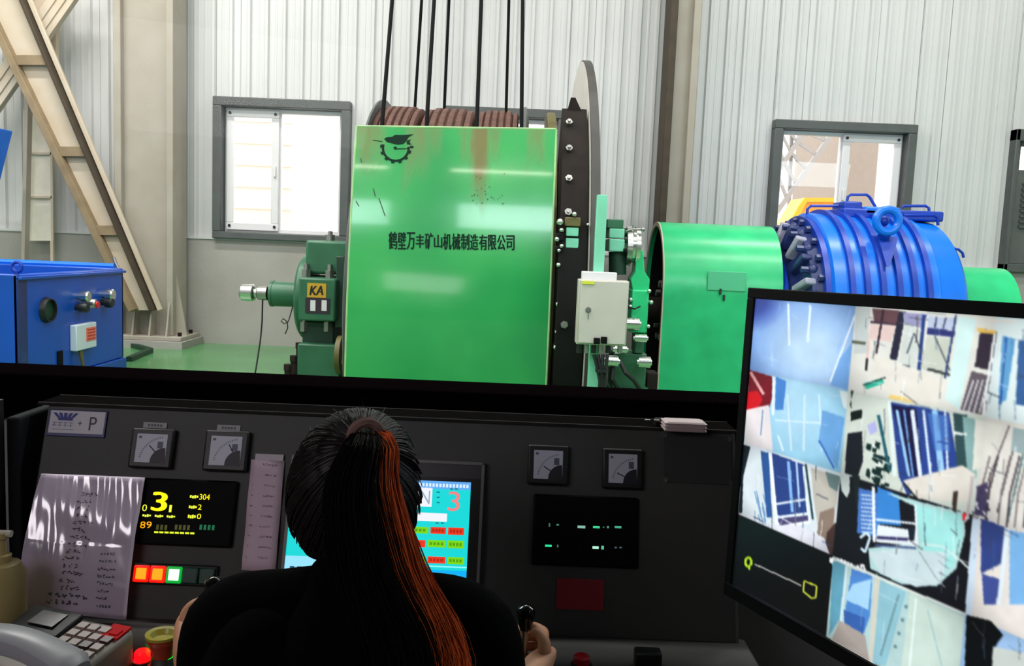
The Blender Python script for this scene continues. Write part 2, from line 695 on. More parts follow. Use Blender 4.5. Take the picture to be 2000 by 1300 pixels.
def brace(a_out, a_in, e_out, e_in, Y, label, nb, depth=0.16):
    """two chords (outer, inner) with batten plates between them; a = upper end, e = lower end, in pixels"""
    AO, AI, EO, EI = P(*a_out, Y), P(*a_in, Y), P(*e_out, Y), P(*e_in, Y)
    t = thing('diagonal_brace', label, 'brace', (AO + EO) / 2)
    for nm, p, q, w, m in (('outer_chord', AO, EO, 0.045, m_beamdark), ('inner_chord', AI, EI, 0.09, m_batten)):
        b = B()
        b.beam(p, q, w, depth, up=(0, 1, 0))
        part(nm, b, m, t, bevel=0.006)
    b = B()
    d = (AI - AO)
    back = V((0, 0.05, 0))
    b.hexa([AO + d * 0.04 + back, AI - d * 0.04 + back, EI - (EI - EO) * 0.04 + back, EO + (EI - EO) * 0.04 + back,
            AO + d * 0.04 + back * 1.5, AI - d * 0.04 + back * 1.5, EI - (EI - EO) * 0.04 + back * 1.5, EO + (EI - EO) * 0.04 + back * 1.5])
    part('face_plate', b, m_beamlight, t)
    b = B()
    b.beam(AO - d * 0.13 + V((0, 0.05, 0)), EO - (EI - EO) * 0.3 + V((0, 0.05, 0)), 0.06, 0.05, up=(0, 1, 0))
    part('flange', b, m_beamlight, t, bevel=0.006)
    for s in nb:
        p, q = AO.lerp(EO, s), AI.lerp(EI, s)
        b = B()
        b.beam(p + V((0, -0.02, 0)), q + V((0, -0.02, 0)), 0.13, 0.04, up=(0, 1, 0))
        part('batten_plate', b, m_batten, t, bevel=0.004)
    return t


brace((20, -60), (-60, -60), (299, 606), (262, 606), 11.45, 'long dusty beige diagonal brace running down to the foot of the broad column', (0.26, 0.525, 0.758))
b_t = thing('cross_brace', 'short beige cross brace rising to the right behind the long diagonal brace', 'brace', P(40, 160, 11.7))
b = B()
b.beam(P(-60, 262, 11.72), P(150, -40, 11.72), 0.30, 0.10, up=(0, 1, 0))
part('web', b, m_beamlight, b_t, bevel=0.006)
for o in (-1, 1):
    b = B()
    dd = V((0.125 * o, -0.04, 0.085 * o))
    b.beam(P(-60, 262, 11.72) + dd, P(150, -40, 11.72) + dd, 0.03, 0.06, up=(0, 1, 0))
    part('flange', b, m_beamlight, b_t, bevel=0.004)
b = B()
g = [P(40, 150, 11.58), P(62, 118, 11.58), P(100, 128, 11.58), P(118, 190, 11.58), P(88, 205, 11.58), P(58, 182, 11.58)]
b.prism(g, (0, 0.03, 0))
part('gusset', b, m_beamlight, b_t)
b_u = thing('roof_tie', 'wide pale post at the top left where the two braces meet', 'post', P(85, 60, 11.9))
b = B()
b.beam(P(84, 118, 11.95), P(84, -300, 11.95), 0.40, 0.08, up=(0, 1, 0))
part('web', b, m_beamlight, b_u)
b = B()
b.beam(P(58, 118, 11.86), P(58, -300, 11.86), 0.06, 0.2, up=(0, 1, 0))
part('flange', b, m_steelpaint, b_u, bevel=0.004)
b = B()
b.beam(P(58, 118, 11.86), P(44, 720, 11.86), 0.05, 0.12, up=(0, 1, 0))
part('hanger', b, m_steelpaint, b_u, bevel=0.004)
b_s = thing('sheet_screen', 'pale whitish sheet screen standing behind the foot of the long brace', 'screen', P(75, 460, 11.98))
b = B()
b.hexa([P(50, 470, 12.02), P(103, 470, 12.02), P(103, 470, 12.05), P(50, 470, 12.05), P(48, 212, 12.02), P(100, 212, 12.02), P(100, 212, 12.05), P(48, 212, 12.05)])
part('sheet', b, mat('milky_sheet', (232, 224, 208), 0.5, noise=0.06, scale=9), b_s)
b = B()
for q in ((48, 212, 100, 212), (48, 212, 50, 470), (100, 212, 103, 470), (49, 300, 101, 300), (49, 385, 102, 385)):
    b.beam(P(q[0], q[1], 12.0), P(q[2], q[3], 12.0), 0.03, 0.03, up=(0, 1, 0))
b.beam(P(52, 470, 12.0), V((P(52, 470, 12.0).x, 12.0, 0)), 0.04, 0.04, up=(0, 1, 0))
b.beam(P(102, 470, 12.0), V((P(102, 470, 12.0).x, 12.0, 0)), 0.04, 0.04, up=(0, 1, 0))
part('frame', b, m_beamlight, b_s)

# ------------------------------------------------------------------ outside, seen through the panes
b = B()
b.box(-30, 40, WY + 0.3, 60, -0.3, -0.05)
struct('ground', b, mat('yard_concrete', (190, 186, 180), 0.9, noise=0.08))
m_pale = mat('pale_render', (206, 186, 166), 0.9, noise=0.05)
bl = thing('outbuilding', 'pale brick outbuilding seen overexposed through the left window', 'building', (-7.0, 20, -0.05))
b = B()
b.box(-12.5, -5.3, 20, 24, -0.05, 6.5)
part('wall', b, mat('pale_brick', (238, 224, 212), 0.9, noise=0.04), bl)
b = B()
for k in range(12):
    b.box(-12.5, -5.3, 19.97, 20.0, 0.2 + k * 0.5, 0.23 + k * 0.5)
part('course', b, mat('pale_mortar', (240, 225, 205), 0.9), bl)
b = B()
b.box(-12.8, -5.1, 19.8, 24.2, 6.5, 6.7)
part('roof', b, m_pale, bl)
bl = thing('headframe_building', 'pale beige building seen through the right pane beyond the blue motor', 'building', (9.0, 22, -0.05))
b = B()
b.box(P(1652, 300, 22).x, P(1715, 300, 22).x, 22, 26, -0.05, 11)
part('wall', b, mat('beige_render', (150, 138, 128), 0.9, noise=0.05), bl)
b = B()
b.box(P(1715, 300, 22).x, P(1760, 300, 22).x, 22.3, 26, -0.05, 11)
part('annex', b, mat('white_render', (236, 228, 222), 0.9), bl)
lb = thing('lattice_boom', 'white lattice headframe leg outside the window behind the blue motor', 'lattice', P(1560, 330, 18))
m_lat = mat('pale_lattice_steel', (170, 168, 168), 0.6)
Ra = [(P(1478, 470, 18), P(1655, 218, 18)), (P(1478, 395, 18), P(1598, 218, 18)), (P(1478, 318, 18), P(1550, 218, 18))]
for a, c in Ra:
    b = B()
    b.beam(a, c, 0.09, 0.09, up=(0, 1, 0))
    part('chord', b, m_lat, lb)
for s in [k / 9 for k in range(1, 9)]:
    b = B()
    b.beam(Ra[0][0].lerp(Ra[0][1], s), Ra[1][0].lerp(Ra[1][1], s) , 0.06, 0.06, up=(0, 1, 0))
    part('rung', b, m_lat, lb)
    b = B()
    b.beam(Ra[1][0].lerp(Ra[1][1], s), Ra[2][0].lerp(Ra[2][1], min(1, s + 0.08)), 0.05, 0.05, up=(0, 1, 0))
    part('rung', b, m_lat, lb)
for px_ in (1522, 1548):
    b = B()
    b.beam(P(px_, 215, 18.1), V((P(px_, 430, 18.1).x, 18.1, -0.05)), 0.07, 0.07, up=(0, 1, 0))
    part('post', b, m_lat, lb)
ch = thing('orange_chute', 'orange and yellow chute slanting outside the window behind the blue motor', 'chute', P(1580, 430, 16))
b = B()
b.prism([P(1530, 455, 16), P(1572, 386, 16), P(1632, 386, 16), P(1632, 470, 16), P(1530, 475, 16)], (0, 0.8, 0))
part('body', b, mat('orange_paint', (250, 178, 84), 0.5), ch)
b = B()
b.prism([P(1520, 475, 15.9), P(1560, 402, 15.9), P(1572, 386, 15.9), P(1640, 386, 15.9), P(1640, 394, 15.9), P(1576, 394, 15.9), P(1534, 475, 15.9)], (0, 0.1, 0))
part('rim', b, mat('yellow_paint', (255, 205, 60), 0.5), ch)
b = B()
for q in (1540, 1620):
    p = P(q, 470, 16.4)
    b.cyl(p, V((p.x, p.y, -0.05)), 0.06)
part('leg', b, m_lat, ch)

# ------------------------------------------------------------------ the hoist: drum, brake disc, guard, bearing
AY, AZ = 9.5, 0.94                       # shaft axis, parallel to X
AX = V((1, 0, 0))
AO = V((0, AY, AZ))
UP = (0, 0, 1)


def lx(px, py):                          # X of a pixel on the vertical plane through the shaft
    return P(px, py, AY).x


xd_ = 0.60
R1 = P(880, 216, AY).z - AZ              # liner radius
drum = thing('hoist_drum', 'brown lined hoist drum carrying the ropes behind the green guard', 'drum', (lx(880, 230), AY, AZ))
xl0, xl1 = lx(748, 215), lx(759, 215)
xr0, xr1 = lx(1016, 215), lx(1033, 215)
b = B()
b.lathe([(xl0, 0.2), (xl0, R1 * 0.95), (xl1 - 0.02, R1 + 0.06), (xl1, R1 + 0.06), (xl1, 0.2)], AO, AX, 96, ref=UP)
part('left_flange', b, m_frame, drum)
b = B()
b.lathe([(xr0, 0.2), (xr0, R1 + 0.03), (xr1 - 0.03, R1 + 0.05), (xr1, R1 * 0.96), (xr1, 0.2)], AO, AX, 96, ref=UP)
part('right_flange', b, m_frame, drum)
b = B()
b.lathe([(xl1, R1 - 0.16), (xr0, R1 - 0.16)], AO, AX, 96, ref=UP)
part('shell', b, m_brown, drum)
for a, c in ((758, 834), (842, 931), (940, 1014)):
    xa, xc = lx(a, 220), lx(c, 220)
    n = 6
    w = (xc - xa) / n
    pr = [(xa, R1 - 0.16)]
    for k in range(n):
        pr += [(xa + w * (k + 0.04), R1 - 0.05 if k in (0, n - 1) else R1 - 0.03), (xa + w * (k + 0.22), R1 - (0.02 if k in (0, n - 1) else 0.0)),
               (xa + w * (k + 0.78), R1 - (0.02 if k in (0, n - 1) else 0.0)), (xa + w * (k + 0.96), R1 - 0.05 if k in (0, n - 1) else R1 - 0.03)]
    pr += [(xc, R1 - 0.16)]
    b = B()
    b.lathe(pr, AO, AX, 96, ref=UP)
    part('rope_liner', b, m_rust, drum)
b = B()
b.cyl((-1.655, AY, AZ), (xd_ - 0.332, AY, AZ), 0.16, n=32)
part('shaft', b, m_steel, drum)

# brake disc with its dark bolted ring and olive cheek, on the same shaft
disc = thing('brake_disc', 'tall brake disc with bare steel top and dark bolted ring right of the green guard', 'disc', (0.62, AY, AZ))
R2 = P(1125, 128, AY).z - AZ
xd = 0.60
b = B()
b.lathe([(xd, 1.2), (xd, R2 - 0.03), (xd + 0.008, R2 - 0.012)], AO, AX, 128, ref=UP)
part('face', b, mat('worn_disc_steel', (205, 200, 192), 0.45, 0.35, noise=0.12, scale=3), disc)
b = B()
b.lathe([(xd + 0.008, R2 - 0.012), (xd + 0.012, R2), (xd + 0.085, R2), (xd + 0.09, R2 - 0.02), (xd + 0.09, 0.2)], AO, AX, 128, ref=UP)
part('rim', b, mat('dark_rim_steel', (58, 54, 50), 0.5, noise=0.2), disc)
b = B()
RC = R1 - 0.02
b.lathe([(xd - 0.33, 0.3), (xd - 0.33, RC), (xd - 0.31, RC + 0.02), (xd - 0.245, RC + 0.02), (xd - 0.245, 0.3)], AO, AX, 96, ref=UP)
part('cheek', b, m_olive, disc)
# ropes
near = [((749, 210), (766, 0)), ((834.6, 222), (848, 0)), ((932, 222), (940, 0)), ((1018.7, 226), (1021, 0))]
far = [((810, 215), (823.6, 0)), ((867.6, 215), (877, 0)), ((988.5, 220), (994, 0))]
names = ['leftmost of the thick black hoist ropes rising from the drum', 'thick black hoist rope, second of the thick ones from the left',
         'thick black hoist rope above the rust streak of the guard', 'rightmost black hoist rope, rising over the drum right flange']
namesf = ['leftmost of the thin black hoist ropes behind the drum', 'thin black hoist rope just right of the second thick one',
          'rightmost of the thin black hoist ropes behind the drum']
for (q0, q1), lab in zip(near, names):
    A, C = P(*q0, 7.78), P(*q1, 8.3)
    d = (C - A) / (C.z - A.z)
    # tangent point on the drum
    ang = math.atan2(d.y, 1.0)
    tz = AZ + math.sin(ang) * (R1 + 0.03)
    b = B()
    b.tube([A + d * (tz - A.z), A, C, A + d * (HZ - 0.02 - A.z)], 0.0185, 10)
    tag(part('hoist_rope', b, m_dark), lab, 'rope', 'hoist ropes above the drum')
for (q0, q1), lab in zip(far, namesf):
    A, C = P(*q0, 11.82), P(*q1, 11.82)
    d = (C - A) / (C.z - A.z)
    b = B()
    b.tube([A + d * (1.0 - A.z), A, C, A + d * (HZ - 0.02 - A.z)], 0.0205, 10)
    tag(part('hoist_rope', b, m_dark), lab, 'rope', 'hoist ropes above the drum')

# green guard in front of the drum: a gently bowed sheet
GZ0, GYB, GR = 0.02, 7.05, 7.6


def gy(z):
    return GYB + max(0.0, z - 0.5) ** 2 / (2 * GR)


def gnorm(z):
    s = max(0.0, z - 0.5) / GR
    return V((0, -1, s)).normalized()


def guard(px, py, off=0.0):
    y = 7.1
    for _ in range(8):
        p = P(px, py, y)
        y = gy(p.z)
    p = P(px, py, y)
    return p + gnorm(p.z) * off


gx0, gx1 = (guard(691, 300).x + guard(678, 700).x) / 2, (guard(1081, 300).x + guard(1071, 700).x) / 2
gtl, gtr = guard(692, 246).z, guard(1082, 252).z


def guard_material():
    m = bpy.data.materials.new('guard_green_paint')
    m.use_nodes = True
    nt = m.node_tree
    N, L = nt.nodes.new, nt.links.new
    bs = nt.nodes['Principled BSDF']
    bs.inputs['Roughness'].default_value = 0.27
    bs.inputs['Coat Weight'].default_value = 0.6
    bs.inputs['Coat Roughness'].default_value = 0.07
    geo = N('ShaderNodeNewGeometry')
    sep = N('ShaderNodeSeparateXYZ')
    L(geo.outputs['Position'], sep.inputs[0])
    no = N('ShaderNodeTexNoise')
    no.inputs['Scale'].default_value = 3.0
    no.inputs['Detail'].default_value = 6
    mp = N('ShaderNodeMapping')
    mp.inputs['Scale'].default_value = (4.0, 1, 0.7)
    L(geo.outputs['Position'], mp.inputs[0])
    L(mp.outputs[0], no.inputs[0])

    def math_(op, a, b_=None, clamp=False):
        n = N('ShaderNodeMath')
        n.operation = op
        n.use_clamp = clamp
        for k, q in enumerate((a, b_)):
            if q is None:
                continue
            if isinstance(q, (int, float)):
                n.inputs[k].default_value = q
            else:
                L(q, n.inputs[k])
        return n.outputs[0]
    wob = math_('MULTIPLY', math_('SUBTRACT', no.outputs[0], 0.5), 0.10)
    xw = math_('ADD', sep.outputs[0], wob)
    total = None
    for px, w, py_end, amt in ((937, 0.10, 415, 1.5), (815, 0.13, 365, 0.7), (712, 0.20, 350, 0.8), (1048, 0.10, 350, 0.7), (905, 0.06, 320, 0.5), (845, 0.09, 340, 0.5), (965, 0.06, 330, 0.6)):
        xc = guard(px, 300).x
        ze = guard(px, py_end).z
        dx = math_('DIVIDE', math_('ABSOLUTE', math_('SUBTRACT', xw, xc)), w)
        fx = math_('SUBTRACT', 1.0, math_('MULTIPLY', dx, dx), True)
        fz = math_('DIVIDE', math_('SUBTRACT', math_('ADD', sep.outputs[2], math_('MULTIPLY', wob, 6.0)), ze), (gtl - ze) * 0.8, True)
        q = math_('MULTIPLY', math_('MULTIPLY', fx, fz), amt)
        total = q if total is None else math_('MAXIMUM', total, q)
    n2 = N('ShaderNodeTexNoise')
    n2.inputs['Scale'].default_value = 9
    n2.inputs['Detail'].default_value = 8
    L(mp.outputs[0], n2.inputs[0])
    total = math_('MULTIPLY', total, math_('ADD', math_('MULTIPLY', n2.outputs[0], 1.1), 0.35), True)
    n3 = N('ShaderNodeTexNoise')
    n3.inputs['Scale'].default_value = 1.1
    L(geo.outputs['Position'], n3.inputs[0])
    r1 = N('ShaderNodeValToRGB')
    r1.color_ramp.elements[0].color = lin((34, 146, 76))
    r1.color_ramp.elements[1].color = lin((52, 164, 84))
    r1.color_ramp.elements[0].position, r1.color_ramp.elements[1].position = 0.35, 0.65
    L(n3.outputs[0], r1.inputs[0])
    mx = N('ShaderNodeMix')
    mx.data_type = 'RGBA'
    L(total, mx.inputs[0])
    L(r1.outputs[0], mx.inputs[6])
    mx.inputs[7].default_value = lin((112, 106, 52))
    L(mx.outputs[2], bs.inputs['Base Color'])
    L(math_('ADD', math_('MULTIPLY', total, 0.4), 0.2), bs.inputs['Roughness'])
    bp = N('ShaderNodeBump')
    bp.inputs['Strength'].default_value = 0.3
    bp.inputs['Distance'].default_value = 0.04
    n4 = N('ShaderNodeTexNoise')
    n4.inputs['Scale'].default_value = 1.6
    n4.inputs['Detail'].default_value = 0
    L(geo.outputs['Position'], n4.inputs[0])
    L(n4.outputs[0], bp.inputs['Height'])
    L(bp.outputs[0], bs.inputs['Normal'])
    return m


gd = thing('drum_guard', 'large green sheet guard with black lettering standing before the drum', 'guard', ((gx0 + gx1) / 2, GYB, 0))
b = B()
nx, nz = 16, 40
vs, fs = [], []
for j in range(nz + 1):
    for i_ in range(nx + 1):
        x = gx0 + (gx1 - gx0) * i_ / nx
        zt = gtl + (gtr - gtl) * i_ / nx
        z = GZ0 + (zt - GZ0) * j / nz
        vs.append(V((x, gy(z), z)))
for j in range(nz):
    for i_ in range(nx):
        a = j * (nx + 1) + i_
        fs.append((a, a + 1, a + nx + 2, a + nx + 1))
n0 = len(vs)
vs += [v + V((0, 0.012, 0)) for v in vs]
fs += [tuple(n0 + i for i in reversed(f)) for f in list(fs)]
for j in range(nz):
    a, c = j * (nx + 1), (j + 1) * (nx + 1)
    fs += [(a, c, n0 + c, n0 + a), (a + nx, n0 + a + nx, n0 + c + nx, c + nx)]
for i_ in range(nx):
    a = nz * (nx + 1) + i_
    fs.append((a, a + 1, n0 + a + 1, n0 + a))
b.add(vs, fs)
sheet = part('sheet', b, guard_material(), gd)
m_edge = mat('worn_green_edge', (150, 190, 130), 0.5, noise=0.15)
b = B()
zz = [GZ0 + (gtr - 0.0 - GZ0) * k / 24 for k in range(25)]
b.tube([V((gx1 + 0.004, gy(z) + 0.004, z)) for z in zz], 0.010, 6)
b.tube([V((gx0 - 0.004, gy(z) + 0.004, z)) for z in [GZ0 + (gtl - GZ0) * k / 24 for k in range(25)]], 0.010, 6)
b.tube([V((gx0, gy(gtl) + 0.004, gtl)), V((gx1, gy(gtr) + 0.004, gtr))], 0.010, 6)
part('edge', b, m_edge, gd)
b = B()
for x in (gx0 + 0.25, (gx0 + gx1) / 2, gx1 - 0.1):
    b.beam(V((x, gy(2.25) + 0.075, 2.25)), V((x, GYB + 0.10, 0.02)), 0.05, 0.05)
part('stay', b, m_green2, gd)
# lettering, painted on the sheet
m_ink = mat('dark_lettering', (10, 40, 28), 0.7, spec=0.15)
b = B()
chars = '鹤壁万丰矿山机械制造有限公司'
xl, xr, yl, yr = 759, 1006, 469, 474
for k, cch in enumerate(chars):
    a = xl + (xr - xl) * (k + 0.04) / 14
    c = xl + (xr - xl) * (k + 0.92) / 14
    yc = yl + (yr - yl) * (k + 0.5) / 14
    h = 17.0 - 2.5 * k / 13
    hh = h * (0.8 if cch in '山丰' else 1.0)
    for ox, oy in ((0, 0), (0.7, 0), (-0.7, 0), (0, 0.6)):
        text_on(b, cch, lambda u, v, a=a, c=c, yc=yc, h=hh: guard(a + ox + (c - a) * u, yc + oy + h - 2 * h * v, 0.004 + 0.0002 * ox))
part('lettering', b, m_ink, gd, smooth=False)
b = B()


def lg(x, y):                            # emblem drawn in its own grid, placed on the sheet
    return guard(670 + x / 4.482, 230 + y / 4.482, 0.004)


cx_, cy_, ro, ri = 462, 268, 122, 102
a0_, a1_ = rad(-22), rad(198)
seg = 44
ring_o = [(cx_ + ro * math.cos(a0_ + (a1_ - a0_) * k / seg), cy_ + ro * 0.97 * math.sin(a0_ + (a1_ - a0_) * k / seg)) for k in range(seg + 1)]
ring_i = [(cx_ + ri * math.cos(a0_ + (a1_ - a0_) * k / seg), cy_ + ri * 0.97 * math.sin(a0_ + (a1_ - a0_) * k / seg)) for k in range(seg + 1)]
for k in range(seg):
    if not 0 <= k < 3:
        b.poly([lg(*ring_o[k]), lg(*ring_i[k]), lg(*ring_i[k + 1]), lg(*ring_o[k + 1])][::-1])
for k in range(7):
    a = rad(15 + k * 29)
    da = rad(7)
    b.poly([lg(cx_ + r * math.cos(q), cy_ + r * 0.97 * math.sin(q)) for r, q in ((ro - 2, a - da), (ro + 16, a - da * 0.8), (ro + 16, a + da * 0.8), (ro - 2, a + da))])
for pl in ([(360, 185), (380, 172), (430, 168), (455, 150), (520, 152), (618, 144), (575, 170), (548, 210), (528, 228), (480, 236), (440, 226), (385, 212)],
           [(556, 202), (596, 188), (580, 212), (600, 236), (560, 232)], [(585, 246), (618, 246), (616, 264), (588, 268)],
           [(440, 262), (455, 250), (472, 258), (470, 276), (450, 278)], [(468, 268), (585, 268), (584, 273), (470, 276)],
           [(262, 192), (345, 206), (344, 211), (263, 198)]):
    b.poly([lg(*q) for q in pl])
part('emblem', b, m_ink, gd, smooth=False)
b = B()
for (ax_, ay_, bx_, by_) in ((310, 705, 365, 860), (110, 730, 135, 775), (262, 620, 280, 690), (150, 355, 160, 395)):
    b.poly([lg(ax_, ay_), lg(bx_, by_), lg(bx_ + 7, by_ - 3), lg(ax_ + 8, ay_ - 2)])
for k in range(26):
    q = random.Random(k)
    x, y = q.uniform(1090, 1420), q.uniform(480, 760)
    s = q.uniform(4, 10)
    b.poly([lg(x, y), lg(x + s, y + s * 0.4), lg(x + s * 0.7, y + s * 1.6), lg(x - 2, y + s)])
part('scratch', b, m_dgreen, gd, smooth=False)['kind'] = 'stuff'

# bearing pedestal with shaft end and encoder, left of the guard
by = 8.95
bp_ = thing('bearing_pedestal', 'dark green bearing pedestal with KA label left of the green guard', 'bearing', (P(620, 700, by).x, 9.2, 0))


def fb(b, px0, py0, px1, py1, y0, y1):
    """box whose front face covers a pixel rectangle at depth y0"""
    pc, qc = P((px0 + px1) / 2, (py0 + py1) / 2, y0), None
    xa, xb = P(px0, (py0 + py1) / 2, y0).x, P(px1, (py0 + py1) / 2, y0).x
    za, zb = P((px0 + px1) / 2, py1, y0).z, P((px0 + px1) / 2, py0, y0).z
    b.box(xa, xb, y0, y1, za, zb)


b = B()
fb(b, 596, 470, 690, 536, by, 9.6)
part('cap', b, m_green2, bp_, bevel=0.03)
b = B()
xa = P(590, 560, 9.3).x
b.lathe([(xa, 0.05), (xa, 0.42), (xa + 0.03, 0.46), (xa + 0.10, 0.46), (xa + 0.10, 0.05)], V((0, 9.35, AZ)), AX, 40, ref=UP)
part('end_cover', b, m_green2, bp_)
b = B()
fb(b, 582, 543, 655, 627, by - 0.25, 9.7)
blk = part('housing', b, m_green2, bp_, bevel=0.02)
b = B()
fb(b, 655, 500, 672, 640, by - 0.1, 9.7)
part('seal_ring', b, m_dgreen, bp_, bevel=0.01)
b = B()
fb(b, 590, 627, 652, 690, by - 0.05, 9.6)
part('neck', b, m_dgreen, bp_, bevel=0.02)
b = B()
fb(b, 580, 672, 664, 742, by - 0.18, 9.9)
ft = part('foot', b, m_green2, bp_, bevel=0.02)
foot_z = min(v.z for v in b.v)
b = B()
b.box(P(566, 720, by).x, P(672, 720, by).x, by - 0.15, 9.95, 0.0, foot_z + 0.002)
part('base', b, m_green2, bp_)
# yellow label and the small plate on the housing front
yf = by - 0.252
b = B()
fb(b, 600, 553, 637, 581, yf - 0.006, yf + 0.004)
lab = part('label_plate', b, mat('ochre_label', (206, 158, 40), 0.5), bp_)
b = B()
zc = yf - 0.008
for ox in (0, 0.9, 1.8):
    text_on(b, 'KA', lambda u, v: P(604 + ox + 26 * u + 3 * v, 576 - 18 * v, zc - 0.0003 * ox))
part('lettering', b, m_black, lab, smooth=False)
b = B()
fb(b, 596, 582, 644, 612, yf - 0.006, yf + 0.004)
plt = part('rating_plate', b, mat('violet_black_plate', (52, 34, 52), 0.4), bp_)
b = B()
for q in ((606, 586, 616, 607), (628, 586, 638, 607)):
    fb(b, *q, yf - 0.009, yf - 0.005)
    part('white_field', b, m_upvc, plt)
    b = B()
for (px, py, s) in ((598, 531, 0.05), (644, 533, 0.05), (594, 634, 0.045), (640, 634, 0.045)):
    b = B()
    p = P(px, py, by - 0.04)
    b.cyl(p - V((0, 0, 0.07)), p + V((0, 0, 0.03)), s, n=6)
    b.cyl(p + V((0, 0, 0.03)), p + V((0, 0, 0.09)), s * 0.55, n=10)
    part('stud_nut', b, m_steel, bp_)
for (px, py) in ((560, 722), (572, 705), (583, 680)):
    b = B()
    p = P(px + 4, py, by - 0.05)
    b.cyl(V((p.x, p.y, 0.0)), p, 0.045, n=10)
    b.cyl(p, p + V((0, 0, 0.06)), 0.06, n=6)
    part('anchor_bolt', b, m_brown, bp_)
b = B()
b.lathe([(0, 0.10), (0, 0.2), (0.05, 0.2), (0.05, 0.10)], P(660, 692, by - 0.22), AX, 28, closed_prof=True)
part('grease_ring', b, m_olive, bp_)
b = B()
p = P(645, 462, by + 0.2)
b.cyl(p - V((0, 0, 0.06)), p + V((0, 0, 0.02)), 0.05, n=12)
b.cyl(p + V((0, 0, 0.02)), p + V((0, 0, 0.06)), 0.025, n=8)
part('breather', b, m_steel, bp_)
# shaft end and encoder
b = B()
e0, e1 = P(530, 573, AY - 0.1), P(584, 573, AY - 0.1)
za = e0.z
b.cyl(V((e0.x, AY - 0.1, za)), V((e1.x + 0.1, AY - 0.1, za)), 0.14, n=32)
b.cyl(V((e0.x, AY - 0.1, za + 0.0)), V((e0.x + 0.03, AY - 0.1, za)), 0.146, n=32)
part('shaft_housing', b, m_green2, bp_)
enc = thing('encoder', 'bright steel encoder on the shaft end left of the bearing pedestal', 'encoder', V((e0.x, AY - 0.1, za)))
xs = [P(q, 573, AY - 0.1).x for q in (470, 498, 505, 528)]
b = B()
o = V((0, AY - 0.1, za))
b.lathe([(xs[0], 0.01), (xs[0], 0.07), (xs[0] + 0.02, 0.092), (xs[1] - 0.02, 0.095), (xs[1], 0.08), (xs[1] + 0.01, 0.055), (xs[2], 0.05)], o, AX, 28, ref=UP)
part('body', b, m_chrome, enc)
b = B()
b.lathe([(xs[2] - 0.02, 0.05), (xs[2], 0.075), (xs[3] - 0.03, 0.08), (xs[3] - 0.012, 0.06), (xs[3] - 0.004, 0.01)], o, AX, 28, ref=UP)
part('coupling', b, m_steel, enc)
b = B()
pts = [P(513, 586, AY - 0.12), P(512, 625, AY - 0.14), P(509, 660, AY - 0.2), P(503, 700, AY - 0.3), P(497, 737, AY - 0.45)]
pts.append(PZ(492, 752, 0.012))
pts.append(PZ(492, 756, 0.012))
b.tube(pts, 0.010, 6)
part('cable', b, m_black, enc)
b = B()
p = [P(572, 597, 9.3), P(568, 612, 9.3), P(563, 628, 9.28), P(555, 632, 9.26), P(549, 627, 9.26), P(553, 622, 9.26), P(561, 628, 9.27), P(562, 640, 9.27), P(557, 652, 9.27)]
b.tube(p, 0.007, 6)
part('wire', b, m_black, bp_)

# brake stand with calipers, right of the guard
bs_ = thing('brake_stand', 'dark brake stand with bolted calipers between the guard and the grey box', 'brake', (0.45, 7.2, 0))
y_ = 7.0
b = B()
fb(b, 1088, 520, 1130, 752, y_ + 0.12, y_ + 0.5)
part('column', b, m_oil, bs_, bevel=0.015)
zb = min(v.z for v in b.v)
b = B()
b.box(P(1082, 740, y_).x, P(1132, 740, y_).x, y_ - 0.05, y_ + 0.75, 0, 0.12)
part('base', b, m_dgreen, bs_)
b = B()
b.box(P(1088, 740, y_).x, P(1128, 740, y_).x, y_ + 0.14, y_ + 0.45, 0.12, zb + 0.01)
part('pillar', b, m_oil, bs_)
b = B()
fb(b, 1104, 424, 1134, 442, y_ - 0.02, y_ + 0.35)
part('top_plate', b, m_olive, bs_, bevel=0.008)
b = B()
fb(b, 1101, 442, 1136, 520, y_ + 0.05, y_ + 0.45)
part('caliper', b, m_dgreen, bs_, bevel=0.02)
for q in ((1106, 444, 1130, 461), (1105, 465, 1130, 487)):
    b = B()
    fb(b, *q, y_ - 0.01, y_ + 0.06)
    part('brake_pad_plate', b, m_mint, bs_, bevel=0.006)
for q in ((1086, 455, 1101, 470), (1084, 480, 1100, 492), (1088, 592, 1110, 606), (1090, 640, 1104, 650)):
    b = B()
    fb(b, *q, y_ - 0.03, y_ + 0.1)
    part('caliper_arm', b, m_oil, bs_, bevel=0.008)
for (px, py, r) in ((1094, 433, 0.028), (1097, 449, 0.018), (1088, 467, 0.02), (1097, 480, 0.018), (1092, 489, 0.016), (1091, 517, 0.02), (1117, 565, 0.012),
                    (1090, 594, 0.02), (1094, 625, 0.018), (1087, 648, 0.016), (1093, 657, 0.02), (1085, 678, 0.02), (1122, 418, 0.02), (1148, 438, 0.012)):
    b = B()
    p = P(px, py, y_ - 0.05)
    b.cyl(p, p + V((0.0, 0.17, 0)), r * 0.9, n=6)
    b.ball(p, r, nu=10, nv=6)
    part('bolt', b, m_chrome, bs_)
# curved girder that carries the calipers, in front of the disc face
b = B()
off_ = V((0.222, 0, 0))


